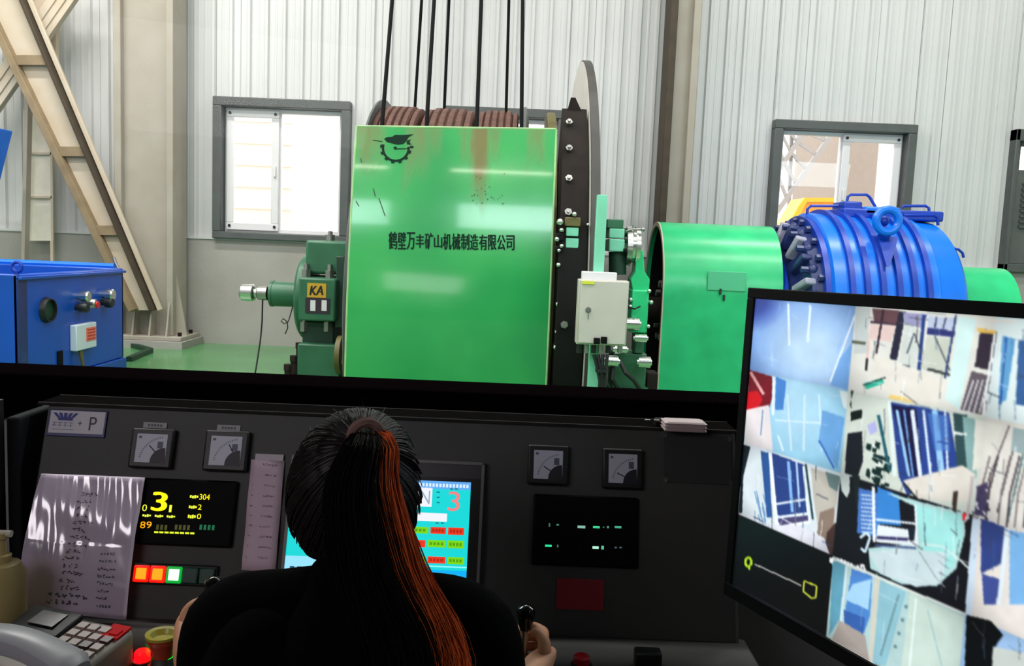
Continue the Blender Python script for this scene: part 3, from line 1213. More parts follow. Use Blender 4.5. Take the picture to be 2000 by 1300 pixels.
def girder_piece(name, ga0, ga1, m, parent, grow=0.0):
    b = B()
    ng = 30
    an = [ga0 + (ga1 - ga0) * k / ng for k in range(ng + 1)]
    xg = xd - 0.235 - grow
    off = V((0.222 + grow, 0, 0))
    po_ = [V((xg, AY - (R2 - 0.05 + grow) * math.cos(a), AZ + (R2 - 0.05 + grow) * math.sin(a))) for a in an]
    pi_ = [V((xg, AY - (R2 - 0.85) * math.cos(a), AZ + (R2 - 0.85) * math.sin(a))) for a in an]
    n4 = ng + 1
    b.add(po_ + pi_ + [q + off for q in po_] + [q + off for q in pi_],
          [(k, k + 1, n4 + k + 1, n4 + k) for k in range(ng)] + [(2 * n4 + k, 3 * n4 + k, 3 * n4 + k + 1, 2 * n4 + k + 1) for k in range(ng)] +
          [(k, 2 * n4 + k, 2 * n4 + k + 1, k + 1) for k in range(ng)] + [(n4 + k, n4 + k + 1, 3 * n4 + k + 1, 3 * n4 + k) for k in range(ng)] +
          [(0, n4, 3 * n4, 2 * n4), (ng, 2 * n4 + ng, 3 * n4 + ng, n4 + ng)])
    return part(name, b, m, parent)


girder = girder_piece('girder', rad(17), rad(47), m_brown, bs_)
girder_piece('lower_girder', rad(-24), rad(17), m_oil, bs_, 0.004)
am = rad(46.3)
b = B()
cg = lambda r, a: V((xd - 0.235, AY - r * math.cos(a), AZ + r * math.sin(a)))
tb_ = cg(R2 - 0.06, am)
tz_ = V((0, -math.cos(am + 1.57) * 0 , 1.0))
b.prism([tb_ + V((0.012, 0, -0.02)), tb_ + V((0.21, 0, -0.02)), tb_ + V((0.17, 0, 0.02)), tb_ + V((0.115, 0, 0.125)), tb_ + V((0.075, 0, 0.125)), tb_ + V((0.05, 0, 0.02))], V((0, 0.06, 0)))
part('girder_tip', b, m_brown, girder)
for k in range(11):
    a = rad(-20) + k * rad(6.9)
    if 12 < math.degrees(a) < 20 or math.degrees(a) > 44 or k % 2 == 0 and k < 5:
        continue
    c = cg(R2 - 0.05, a) + V((0.06, 0, 0))
    u = V((0, -math.cos(a), math.sin(a)))
    b = B()
    b.cyl(c, c + u * 0.03, 0.032, n=6)
    b.cyl(c + u * 0.03, c + u * 0.05, 0.016, n=8)
    part('bolt', b, m_steel, girder)
b = B()
fb(b, 1112, 700, 1134, 758, y_ + 0.02, y_ + 0.2)
part('lower_plate', b, m_dgreen, bs_, bevel=0.01)

# mint post that carries the grey box
po = thing('mint_post', 'pale mint steel post standing behind the grey control box', 'post', (P(1172, 500, 6.55).x, 6.55, 0))
b = B()
px0_, px1_ = P(1162, 480, 6.5).x, P(1182, 480, 6.5).x
b.box(px0_, px1_, 6.5, 6.58, 0, P(1172, 380, 6.5).z)
part('post', b, m_mint, po, bevel=0.004)
b = B()
b.box(px0_ - 0.08, px1_ + 0.08, 6.42, 6.66, 0, 0.02)
part('foot_plate', b, m_mint, po)
bx = thing('control_box', 'grey wall box with key lock and yellow strip mounted on the mint post', 'box', (P(1175, 610, 6.3).x, 6.3, P(1175, 672, 6.3).z))
b = B()
fb(b, 1128, 547, 1226, 674, 6.34, 6.5)
part('body', b, mat('box_grey', (186, 180, 170), 0.45, noise=0.04), bx, bevel=0.008)
b = B()
fb(b, 1132, 549, 1224, 671, 6.325, 6.34)
dr = part('door', b, mat('box_grey_door', (198, 190, 180), 0.4, noise=0.04), bx, bevel=0.004)
b = B()
p = P(1149, 605, 6.32)
b.cyl(p, p + V((0, 0.02, 0)), 0.022, n=20)
b.cyl(p + V((0, -0.012, 0)), p, 0.014, n=16)
b.cbox(p + V((0.0, -0.014, -0.045)), 0.008, 0.004, 0.045)
part('lock', b, m_steel, dr)
b = B()
fb(b, 1137, 548.5, 1161, 555, 6.318, 6.327)
part('yellow_strip', b, mat('yellow_strip', (215, 215, 60), 0.5), dr)
b = B()
for q in ((1160, 660, 1172, 672), (1174, 658, 1186, 671)):
    fb(b, *q, 6.30, 6.33)
part('cable_entry', b, m_dark, dr, bevel=0.004)
b = B()
fb(b, 1137, 531, 1205, 548, 6.4, 6.50)
part('mounting_bracket', b, m_upvc, bx, bevel=0.006)
for k, q in enumerate((1131, 1145, 1160, 1173, 1188, 1211)):
    b = B()
    p = P(q, 676, 6.42)
    b.cyl(p + V((0, 0, 0.01)), p - V((0, 0, 0.05)), 0.02, n=8)
    part('cable_gland', b, m_steel if k % 2 else m_black, bx)
cb_ = thing('cable_bundle', 'black cables hanging from the underside of the grey control box', 'cable', P(1175, 680, 6.42))
b = B()
for q0, q1, q2 in ((1160, 1166, 1172), (1168, 1172, 1176), (1178, 1176, 1178), (1186, 1184, 1182)):
    p0, p1, p2 = P(q0, 692, 6.42), P(q1, 715, 6.40), P(q2, 745, 6.4)
    b.tube([p0, p1, p2, V((p2.x, p2.y, 0.05)), V((p2.x + 0.05, p2.y, 0.01))], 0.014, 6)
part('cable', b, m_black, cb_)
b = B()
p = P(1174, 723, 6.4)
b.cyl(p - V((0, 0, 0.012)), p + V((0, 0, 0.012)), 0.045, n=12)
part('cable_tie', b, m_black, cb_)

# hydraulic caliper unit on the far side of the disc (green, bright steel)
hc = thing('hydraulic_caliper', 'green hydraulic brake unit with steel cylinder and hand valve right of the mint post', 'brake', (P(1230, 600, 7.2).x, 7.2, 0))
yh = 7.15
for q, m in (((1186, 428, 1218, 446), m_green2), ((1190, 446, 1220, 465), m_mint), ((1190, 467, 1220, 491), m_mint)):
    b = B()
    fb(b, *q, yh - 0.03, yh + 0.3)
    part('caliper_plate', b, m, hc, bevel=0.008)
b = B()
p = P(1206, 491, yh + 0.1)
q = P(1206, 536, yh + 0.1)
b.cyl(p, q, 0.075, n=24)
part('lower_cylinder', b, m_dgreen, hc)
b = B()
c = P(1222, 480, yh + 0.1)
b.lathe([(0, 0.02), (0, 0.16), (0.04, 0.17), (0.05, 0.14), (0.07, 0.14), (0.075, 0.165), (0.11, 0.16), (0.115, 0.02)], c, AX, 32)
part('steel_cylinder', b, m_chrome, hc)
b = B()
for k in range(6):
    a = math.pi * 2 * k / 6 + 0.3
    cc = c + V((-0.005, math.cos(a) * 0.135, math.sin(a) * 0.135))
    b.cyl(cc, cc - AX * 0.03, 0.018, n=6)
part('bolt', b, m_oil, hc)
b = B()
p, q = P(1222, 452, yh), P(1256, 448, yh - 0.05)
b.tube([p, p.lerp(q, 0.4) + V((0, 0, 0.01)), q], 0.010, 6)
b.ball(q, 0.018, nu=8, nv=6)
p2 = P(1237, 440, yh)
b.tube([P(1237, 462, yh), p2], 0.008, 6)
part('hand_lever', b, m_steel, hc)
b = B()
b.prism([P(1243, 490, yh), P(1256, 488, yh), P(1259, 530, yh), P(1269, 545, yh), P(1268, 568, yh), P(1236, 568, yh), P(1232, 545, yh), P(1241, 530, yh)], (0, 0.22, 0))
part('bracket', b, m_green, hc, bevel=0.006)
b = B()
fb(b, 1233, 566, 1266, 650, yh - 0.06, yh + 0.3)
part('valve_block', b, m_green, hc, bevel=0.012)
b = B()
fb(b, 1240, 650, 1258, 690, yh - 0.0, yh + 0.2)
fb(b, 1196, 690, 1262, 760, yh + 0.02, yh + 0.35)
part('lower_bracket', b, m_green2, hc, bevel=0.01)
b = B()
b.box(P(1190, 740, yh).x, P(1268, 740, yh).x, yh - 0.02, yh + 0.5, 0, P(1230, 758, yh).z)
part('base', b, m_green2, hc)
for (px, py, r, ln) in ((1231, 632, 0.055, 0.14), (1212, 682, 0.04, 0.1), (1258, 707, 0.05, 0.1), (1193, 705, 0.05, 0.12), (1251, 660, 0.035, 0.1)):
    b = B()
    p = P(px, py, yh - 0.12)
    b.cyl(p - AX * ln / 2, p + AX * ln / 2, r, n=16)
    b.cyl(p - AX * ln / 2 * 1.25, p + AX * ln / 2 * 1.25, r * 0.55, n=12)
    b.cyl(p, p + V((0, 0.14, 0)), r * 0.4, n=10)
    part('hose_fitting', b, m_chrome, hc)
for (px, py) in ((1232, 585, ), (1268, 568), (1272, 590), (1266, 637), (1206, 762), (1226, 762), (1231, 598)):
    b = B()
    p = P(px, py, yh - 0.07)
    b.ball(p, 0.018, nu=8, nv=6)
    b.cyl(p, p + V((0, 0.12, 0)), 0.012, n=6)
    part('bolt', b, m_chrome, hc)
b = B()
b.tube([P(1226, 600, yh - .08), P(1240, 603, yh - .14), P(1250, 598, yh - .08)], 0.008, 6)
b.tube([P(1208, 700, yh - .1), P(1222, 728, yh - .18), P(1238, 742, yh - .16), P(1252, 764, yh - .1)], 0.018, 8)
b.tube([P(1198, 712, yh - .1), P(1196, 740, yh - .16), P(1210, 765, yh - .1)], 0.018, 8)
part('hose', b, m_black, hc)
b = B()
fb(b, 1263, 728, 1285, 765, yh + 0.1, yh + 0.3)
part('stop_block', b, m_brown, hc, bevel=0.01)
for o_ in (hc,):
    pass


# ------------------------------------------------------------------ arched coupling covers
def arch_cover(name, label, x0, x1, ytop_z, R, depth_c, wall_t=0.02, legs=True, m=m_green, round_end=0.0):
    RV = R * 1.22
    zc = ytop_z - RV
    t = thing(name, label, 'cover', ((x0 + x1) / 2, depth_c, 0))
    n = 28

    def prof(r, zb=0.0):
        pr = [(depth_c - r, zb)]
        pr += [(depth_c - r * math.cos(math.pi * k / n), zc + (r + RV - R) * math.sin(math.pi * k / n)) for k in range(n + 1)]
        return pr + [(depth_c + r, zb)]
    po_, pi_ = prof(R), prof(R - wall_t)
    b = B()
    k = len(po_)
    xs_ = [x0, x1]
    vs = [V((x, y, z)) for x in xs_ for (y, z) in po_] + [V((x, y, z)) for x in xs_ for (y, z) in pi_]
    fs = []
    for i_ in range(k - 1):
        fs.append((i_, i_ + 1, k + i_ + 1, k + i_))
        fs.append((2 * k + i_, 3 * k + i_, 3 * k + i_ + 1, 2 * k + i_ + 1))
        fs.append((k + i_, k + i_ + 1, 3 * k + i_ + 1, 3 * k + i_))
    b.add(vs, fs)
    part('shell', b, m, t)
    b = B()
    e = 0.045
    po2, pi2 = prof(R + 0.004), prof(R - e)
    vs = [V((x0 - dx, y, z)) for dx in (0.0, 0.012) for (y, z) in po2] + [V((x0 - dx, y, z)) for dx in (0.0, 0.012) for (y, z) in pi2]
    fs = []
    for i_ in range(k - 1):
        fs += [(i_, k + i_, k + i_ + 1, i_ + 1), (k + i_, 3 * k + i_, 3 * k + i_ + 1, k + i_ + 1), (2 * k + i_, 2 * k + i_ + 1, 3 * k + i_ + 1, 3 * k + i_), (i_, i_ + 1, 2 * k + i_ + 1, 2 * k + i_)]
    b.add(vs, fs)
    part('end_rim', b, mat('pale_bare_edge', (206, 186, 166), 0.55), t)
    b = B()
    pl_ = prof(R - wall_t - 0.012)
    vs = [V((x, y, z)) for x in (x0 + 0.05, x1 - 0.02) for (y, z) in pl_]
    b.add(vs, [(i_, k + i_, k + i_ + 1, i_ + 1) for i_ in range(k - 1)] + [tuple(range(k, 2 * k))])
    part('inner_shade_sheet', b, m_oil, t)  # dark sheet added inside the arch, paints the shade of the interior
    return t


ccx0, ccx1 = P(1297, 560, 8.85).x, P(1530, 560, 8.85).x
ccz = P(1400, 438, AY).z
cc1 = arch_cover('coupling_cover', 'large arched green coupling cover open at its left end, beside the blue motor', ccx0, ccx1, ccz, 0.66, AY)
b = B()
for q in ((1412, 572, 1416, 590), (1404, 566, 1410, 572)):
    p = P((q[0] + q[2]) / 2, (q[1] + q[3]) / 2, 8.83)
    b.cbox(p, 0.02, 0.02, 0.06)
part('latch', b, m_dgreen, cc1)
b = B()
pc_ = P(1420, 549, 8.83)
b.cbox(V((pc_.x, 8.838, pc_.z)), 0.40, 0.012, 0.20)
part('label_plate', b, mat('pale_green_plate', (92, 200, 150), 0.35), cc1, bevel=0.004)
cp = thing('shaft_coupling', 'dark brown bolted shaft coupling inside the open end of the green cover', 'coupling', (ccx0 + 0.4, AY, AZ))
b = B()
xo = ccx0 + 0.12
b.lathe([(xo, 0.16), (xo, 0.40), (xo + 0.1, 0.44), (xo + 0.3, 0.44), (xo + 0.32, 0.5), (xo + 0.5, 0.5), (xo + 0.5, 0.16)], V((0, AY, AZ)), AX, 40, ref=UP)
part('hub', b, m_brown, cp)
for k in range(10):
    a = 2 * math.pi * k / 10
    c = V((xo, AY + 0.31 * math.cos(a), AZ + 0.31 * math.sin(a)))
    b = B()
    b.cyl(c, c - AX * 0.05, 0.04, n=6)
    part('bolt', b, m_steel, cp)
b = B()
b.cyl((0.75, AY, AZ), (P(1530, 560, AY - 0.75).x, AY, AZ), 0.15, n=24)
part('shaft', b, m_brown, cp)
b = B()
b.box(ccx0 + 0.25, ccx0 + 0.5, AY - 0.3, AY + 0.3, 0, AZ - 0.5)
part('support', b, m_oil, cp)
c2x0, c2x1 = P(1880, 600, 8.9).x, P(1990, 640, 9.05).x
cz2 = P(1935, 523, AY).z
arch_cover('coupling_cover', 'smaller arched green cover at the right behind the blue motor', c2x0, c2x1, cz2, 0.5, AY)

# ------------------------------------------------------------------ blue ribbed motor
mt = thing('motor', 'large ribbed blue motor with lifting eye behind the wall of camera views', 'motor', (P(1760, 560, AY).x, AY, 0))
MRz = P(1720, 422, AY).z
MR = MRz - AZ
mo = V((0, AY, AZ))
xL, xR = P(1633, 562, AY - MR).x, P(1906, 590, AY - MR).x
b = B()
b.lathe([(xL, 0.2), (xL, MR - 0.03), (xL + 0.02, MR), (xR - 0.32, MR), (xR - 0.30, MR - 0.03), (xR - 0.05, MR - 0.05), (xR, MR - 0.10), (xR, 0.2)], mo, AX, 96, ref=UP)
part('frame', b, m_blue, mt)
rib_px = (1668, 1698, 1729, 1761, 1791, 1820)
for k, q in enumerate(rib_px):
    xx = P(q, 575, AY - MR).x
    b = B()
    b.lathe([(xx - 0.03, MR - 0.02), (xx - 0.026, MR + 0.045), (xx + 0.026, MR + 0.045), (xx + 0.03, MR - 0.02)], mo, AX, 96, ref=UP)
    part('rib', b, m_blued, mt)
# end bell with louvres and bolts on the left
xe = P(1552, 560, AY - MR * 0.7).x
b = B()
b.lathe([(xL, MR - 0.10), (xL - 0.16, MR - 0.14), (xe + 0.1, MR * 0.70), (xe, MR * 0.58), (xe, 0.15)], mo, AX, 64, ref=UP)
bell = part('end_bell', b, m_navy, mt)
b = B()
b.lathe([(xL - 0.06, MR - 0.16), (xL - 0.06, MR - 0.035), (xL + 0.01, MR - 0.035)], mo, AX, 96, ref=UP)
part('bell_flange', b, m_blued, bell)
for k in range(28):
    a = math.pi * 2 * k / 28
    u = V((0, math.cos(a), math.sin(a)))
    c = mo + AX * (xL - 0.06) + u * (MR - 0.09)
    b = B()
    b.cyl(c, c - AX * 0.05, 0.036, n=6)
    part('bolt', b, m_navy, bell)
m_palebl = mat('highlight_grey_rib', (164, 164, 184), 0.4, noise=0.15)  # pale spokes carry the bell's bright highlights in their colour
for k in range(22):
    a = math.pi * 2 * (k + 0.5) / 22
    u = V((0, math.cos(a), math.sin(a)))
    w = V((0, -math.sin(a), math.cos(a)))
    p0 = mo + AX * (xe + 0.06) + u * MR * 0.66
    p1 = mo + AX * (xL - 0.17) + u * (MR - 0.12)
    b = B()
    b.beam(p0, p1, 0.075, 0.13, up=tuple(u))
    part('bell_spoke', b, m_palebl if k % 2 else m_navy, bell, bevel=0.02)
for k in range(22):
    a = math.pi * 2 * k / 22
    u = V((0, math.cos(a), math.sin(a)))
    c = mo + AX * (xe + 0.16) + u * MR * 0.86
    b = B()
    b.ball(c, 0.06, nu=10, nv=6)
    b.cyl(c, c - AX * 0.12, 0.034, n=6)
    part('bolt', b, m_navy, bell)
b = B()
xe2 = P(1537, 560, AY - 0.75).x
b.lathe([(xe, 0.72), (xe - 0.02, 0.75), (xe2, 0.70), (xe2, 0.2)], mo, AX, 48, ref=UP)
part('bearing_cap', b, m_blued, mt)
# spine and terminal deck on top
b = B()
xs0, xs1 = P(1627, 420, AY).x, P(1818, 420, AY).x
b.box(xs0, xs1, AY - 0.30, AY + 0.3, AZ + MR - 0.05, AZ + MR + 0.06)
part('top_deck', b, m_blued, mt, bevel=0.02)
b = B()
fb(b, 1648, 393, 1685, 414, AY - 0.25, AY + 0.1)
part('top_box', b, m_blued, mt, bevel=0.02)
b = B()
fb(b, 1690, 404, 1760, 420, AY - 0.3, AY + 0.1)
part('top_block', b, m_blue, mt, bevel=0.02)
# lifting eye
ey = AY - MR * 0.62
ec = P(1733, 431, AY - 0.93)
b = B()
re = 0.112
b.tube([ec + V((math.cos(2 * math.pi * k / 28) * re, 0, math.sin(2 * math.pi * k / 28) * re)) for k in range(28)], 0.042, 10, closed=True)
part('lifting_eye', b, m_blue, mt)
b = B()
b.ball(ec + V((0, 0.10, 0.0)), 0.06, nu=12, nv=8)
b.cyl(ec + V((0, 0.02, -0.12)), ec + V((0, 0.26, -0.34)), 0.06, n=12)
part('eye_boss', b, m_blued, mt)
b = B()
pz = [P(1715, 462, AY - MR + 0.28), P(1755, 462, AY - MR + 0.28), P(1738, 520, AY - MR + 0.06), P(1732, 520, AY - MR + 0.06)]
b.prism(pz, (0, 0.3, 0))
part('eye_gusset', b, m_blued, mt)
# pipe loops along the top
for k, pts in enumerate(([(1576, 432), (1577, 408), (1584, 402), (1642, 402)],
                         [(1652, 404), (1656, 384), (1662, 380), (1692, 380), (1698, 384), (1710, 404)],
                         [(1762, 406), (1765, 402), (1808, 402), (1814, 406), (1816, 432)],
                         [(1765, 420), (1825, 420), (1831, 425), (1832, 440)])):
    b = B()
    b.tube([P(q[0], q[1], AY - 0.1 - 0.2 * (k == 3)) for q in pts], 0.016, 8)
    part('hand_loop', b, m_blued, mt)
b = B()
b.tube([P(1862, 485, AY - 0.7), P(1872, 487, AY - 0.7), P(1880, 494, AY - 0.7), P(1882, 503, AY - 0.7)], 0.014, 8)
part('hand_loop', b, m_blued, mt)
b = B()
b.box(xL + 0.1, xR - 0.2, AY - 0.9, AY + 0.9, 0.0, AZ - MR * 0.55)
part('pedestal', b, m_blued, mt)

# ------------------------------------------------------------------ left: blue hydraulic station and hopper
TZ = 1.16
A_, B_ = V((-4.44, 7.55, TZ)), V((-4.44, 9.6, TZ))
ux = (B_ - A_).normalized()                    # along the visible flank, away from the camera
nx_ = V((ux.y, -ux.x, 0)) * 1.0          # outwards, to the right
hs = thing('hydraulic_station', 'blue open-topped hydraulic tank with gauges at the left edge', 'tank', ((A_.x + B_.x) / 2, (A_.y + B_.y) / 2, 0))
Wd = 2.6
C_, D_ = B_ - nx_ * Wd, A_ - nx_ * Wd


def at_z(p, z):
    return V((p.x, p.y, z))


def slab(b, p, q, t, z0, z1):
    d = (q - p).normalized()
    n_ = V((d.y, -d.x, 0)) * t
    b.hexa([at_z(p - n_, z0), at_z(q - n_, z0), at_z(q, z0), at_z(p, z0), at_z(p - n_, z1), at_z(q - n_, z1), at_z(q, z1), at_z(p, z1)][::1])


m_tank = mat('tank_blue', (14, 76, 178), 0.33, noise=0.1, scale=2)
for nm, p, q in (('flank', A_, B_), ('back', B_, C_), ('far_flank', C_, D_), ('front', D_, A_)):
    b = B()
    slab(b, p, q, 0.05, 0.14, TZ)
    part(nm + '_plate', b, m_tank, hs, bevel=0.015)
b = B()
slab(b, A_ + nx_ * 0.035, B_ + nx_ * 0.035, 0.05, TZ - 0.05, TZ - 0.02)
slab(b, A_ + nx_ * 0.03, B_ + nx_ * 0.03, 0.12, 0.0, 0.14)
part('flank_trim', b, m_tank, hs, bevel=0.006)
b = B()
mid_ = (A_ + C_) / 2
b.hexa([at_z(p.lerp(mid_, 0.03), z) for z in (0.5, 0.55) for p in (A_, B_, C_, D_)])
part('deck', b, m_blued, hs)
b = B()
slab(b, A_ + nx_ * 0.002 + ux * 0.0, A_ + ux * 0.14 + nx_ * 0.002, 0.01, 0.06, TZ - 0.03)
part('corner_groove', b, m_navy, hs)
b = B()
pp = at_z(C_, TZ)
b.tube([at_z(B_ - nx_ * 0.1, TZ + 0.02), at_z(C_ + nx_ * 0.1, TZ + 0.02)], 0.03, 8)
part('back_rail', b, m_blue, hs)
nF = nx_


def flank(px, py, off=0.0):
    return hit(px, py, A_ + nF * off, nF)


b = B()
c = flank(90, 605, 0.002)
for r0, r1, h0, h1, m, nm in ((0.125, 0.10, 0, 0.05, m_black, 'porthole_ring'),):
    b.lathe([(0, r0), (h1, r0 - 0.015), (h1, r1), (0.015, r1), (0.012, 0.0)], c, nF, 32)
    ph = part(nm, b, m, hs)
b = B()
b.lathe([(0.016, 0.0), (0.016, 0.095)], c, nF, 24)
part('sight_glass', b, m_dgreen, ph)
for px, py, r, m in ((151, 578, 0.055, m_chrome), (165, 592, 0.05, m_steel), (148, 600, 0.05, m_black), (200, 575, 0.065, m_chrome), (198, 590, 0.055, m_black)):
    b = B()
    c = flank(px, py, 0.0)
    b.lathe([(0, r * 0.6), (0.04, r * 0.6), (0.05, r), (0.11, r), (0.125, r * 0.8), (0.125, 0)], c, nF, 24)
    part('gauge', b, m, hs)
m_red = mat('signal_red', (200, 30, 40), 0.4)
b = B()
c = flank(168, 594, 0.02)
b.lathe([(0.11, 0), (0.11, 0.035), (0.13, 0.035), (0.13, 0)], c, nF, 16)
part('red_knob', b, m_red, hs)


def flank_box(b, px0, py0, px1, py1, o0, o1):
    p, q = flank((px0 + px1) / 2, py1), flank((px0 + px1) / 2, py0)
    z0, z1 = p.z, q.z
    a = flank(px0, (py0 + py1) / 2)
    c = flank(px1, (py0 + py1) / 2)
    a, c = at_z(a, 0), at_z(c, 0)
    b.hexa([at_z(v + nF * o, z) for z in (z0, z1) for v, o in ((a, o0), (c, o0), (c, o1), (a, o1))])


b = B()
flank_box(b, 136, 631, 176, 681, 0.0, 0.07)
jb = part('switch_box', b, mat('pale_blue_white', (214, 222, 232), 0.4), hs, bevel=0.01)
b = B()
flank_box(b, 155, 638, 174, 664, 0.07, 0.075)
part('red_notice', b, mat('washed_red', (232, 120, 100), 0.5), jb)
b = B()
for k in range(4):
    flank_box(b, 157, 641 + k * 6, 172, 643 + k * 6, 0.075, 0.077)
part('print', b, m_red, jb)
b = B()
flank_box(b, 111, 685, 121, 720, 0.0, 0.012)
part('slot', b, m_dark, hs)
b = B()
b.tube([flank(157, 680, 0.04), flank(158, 690, 0.05), flank(161, 705, 0.06), flank(163, 722, 0.05)], 0.018, 8)
part('cable', b, m_olive, hs)
# ring at the front corner
b = B()
rc = PZ(33, 521, TZ + 0.06)
b.tube([rc + V((math.cos(2 * math.pi * k / 20) * 0.045, 0, math.sin(2 * math.pi * k / 20) * 0.045)) for k in range(20)], 0.016, 8, closed=True)
b.cyl(rc - V((0, 0, 0.05)), V((rc.x, rc.y, TZ - 0.05)), 0.02, n=8)
part('lifting_eye', b, m_blued, hs)
b = B()
q = P(226, 515, B_.y)
b.tube([at_z(B_, TZ - 0.01) - nx_ * 0.05, V((q.x, B_.y, TZ + 0.06)), V((q.x - 0.02, B_.y, TZ + 0.12))], 0.018, 8)
part('filler_spout', b, m_steel, hs)
fp = thing('floor_pallet', 'dark green steel floor frame lying beside the blue tank', 'frame', PZ(262, 690, 0))
b = B()
q = [PZ(252, 676, 0.0), PZ(294, 688, 0.0), PZ(252, 706, 0.0)]
for a, c in ((q[0], q[1]), (q[1], q[2])):
    b.beam(a + V((0, 0, 0.03)), c + V((0, 0, 0.03)), 0.07, 0.06)
part('rail', b, m_dgreen, fp)
hp = thing('hopper', 'blue sloping hopper corner at the left edge above the tank', 'hopper', (P(-60, 280, 10.6).x, 10.7, 0))
b = B()
p = [P(-160, 236, 10.4), P(-32, 243, 10.4), P(-53, 326, 10.4), P(-66, 380, 10.4), P(-140, 380, 10.4)]
b.prism(p, (0, 0.6, 0))
part('body', b, m_blue, hp, bevel=0.01)
b = B()
b.beam(P(-160, 238, 10.38), P(-32, 246, 10.38), 0.06, 0.06, up=(0, 0, 1))
part('rim', b, m_blued, hp)
b = B()
for q in (-130, -80):
    pt = P(q, 374, 10.5)
    b.box(pt.x - 0.05, pt.x + 0.05, 10.55, 10.65, 0, pt.z)
part('leg', b, m_blued, hp)

# ------------------------------------------------------------------ control room shell
CX0, CX1, CY0, CY1, CZ = -2.3, 2.2, -1.7, 2.02, 2.75
m_cwall = mat('control_room_wall', (150, 148, 150), 0.8, noise=0.05)
m_blackframe = mat('black_window_frame', (8, 5, 6), 1.0, spec=0.0)
for nm, q in (('wall_control_left', (CX0 - 0.1, CX0, CY0, CY1)), ('wall_control_right', (CX1, CX1 + 0.1, CY0, CY1)),
              ('wall_control_rear', (CX0 - 0.1, CX1 + 0.1, CY0 - 0.1, CY0))):
    b = B()
    b.box(*q, 0, CZ)
    struct(nm, b, m_cwall)
b = B()
b.box(CX0 - 0.1, CX1 + 0.1, CY0 - 0.1, CY1 + 0.18, CZ, CZ + 0.1)
struct('ceiling_control', b, mat('control_ceiling', (170, 170, 168), 0.9))
b = B()
b.box(CX0 - 0.1, CX1 + 0.1, CY0 - 0.1, CY1, -0.2, 0.0)
struct('floor_control', b, mat('dark_floor_tiles', (96, 92, 90), 0.5, noise=0.1))
ZS = P(700, 747, 2.06).z                  # top of the sill
b = B()
b.box(HX0, CX0, CY1, CY1 + 0.12, 0, HZ)
b.box(CX1, HX1, CY1, CY1 + 0.12, 0, HZ)
b.box(CX0, CX1, CY1, CY1 + 0.12, 0, ZS - 0.11)
b.box(CX0, CX1, CY1, CY1 + 0.12, 2.52, HZ)
struct('wall_front', b, m_cwall)
w5 = struct('window_5')
for q in ((CX0, CX1, ZS - 0.11, ZS), (CX0, CX1, 2.44, 2.52), (CX0, CX0 + 0.08, ZS, 2.44), (CX1 - 0.08, CX1, ZS, 2.44)):
    b = B()
    b.box(q[0], q[1], CY1 - 0.03, CY1 + 0.13, q[2], q[3])
    part('frame', b, m_blackframe, w5, bevel=0.006)
b = B()
b.box(CX0 + 0.08, CX1 - 0.08, CY1 + 0.06, CY1 + 0.068, ZS, 2.44)
part('pane', b, m_cpane, w5)

# ------------------------------------------------------------------ console
m_con = mat('console_grey', (68, 68, 66), 0.55, noise=0.04, scale=30)
m_con2 = mat('console_grey_dark', (52, 52, 52), 0.6, noise=0.04)
TY, TZc = 1.776, 1.222                    # front edge of the console top
BY, BZ = 1.64, 0.82                       # foot of the sloping panel
Dn = V((0, BY - TY, BZ - TZc)).normalized()
Nn = V((0, Dn.z, -Dn.y)).normalized()      # outwards: towards the operator and up
if Nn.y > 0:
    Nn = -Nn
PO = V((0, TY, TZc))


def on(px, py, off=0.0):
    return hit(px, py, PO + Nn * off, Nn)


def uw(p):
    d = p - PO
    return d.x, d.dot(Dn)


def pp(u, w, off=0.0):
    return PO + V((u, 0, 0)) + Dn * w + Nn * off


def prect(px0, py0, px1, py1):
    """u0, u1, w0, w1 on the panel of a pixel box"""
    ym, xm = (py0 + py1) / 2, (px0 + px1) / 2
    u0, u1 = uw(on(px0, ym))[0], uw(on(px1, ym))[0]
    w0, w1 = uw(on(xm, py0))[1], uw(on(xm, py1))[1]
    return u0, u1, w0, w1


def pbox(b, r, o0, o1):
    u0, u1, w0, w1 = r
    b.hexa([pp(u, w, o) for o in (o0, o1) for u, w in ((u0, w1), (u1, w1), (u1, w0), (u0, w0))])


def pquad(b, r, o, col=None):
    u0, u1, w0, w1 = r
    b.poly([pp(u0, w1, o), pp(u1, w1, o), pp(u1, w0, o), pp(u0, w0, o)], col)


def sub(r, a0, a1, c0, c1):
    u0, u1, w0, w1 = r
    return (u0 + (u1 - u0) * a0, u0 + (u1 - u0) * a1, w0 + (w1 - w0) * c0, w0 + (w1 - w0) * c1)


def ptext(b, r, s, o, col=None):
    u0, u1, w0, w1 = r
    text_on(b, s, lambda u, v: pp(u0 + (u1 - u0) * u, w1 + (w0 - w1) * v, o), col)


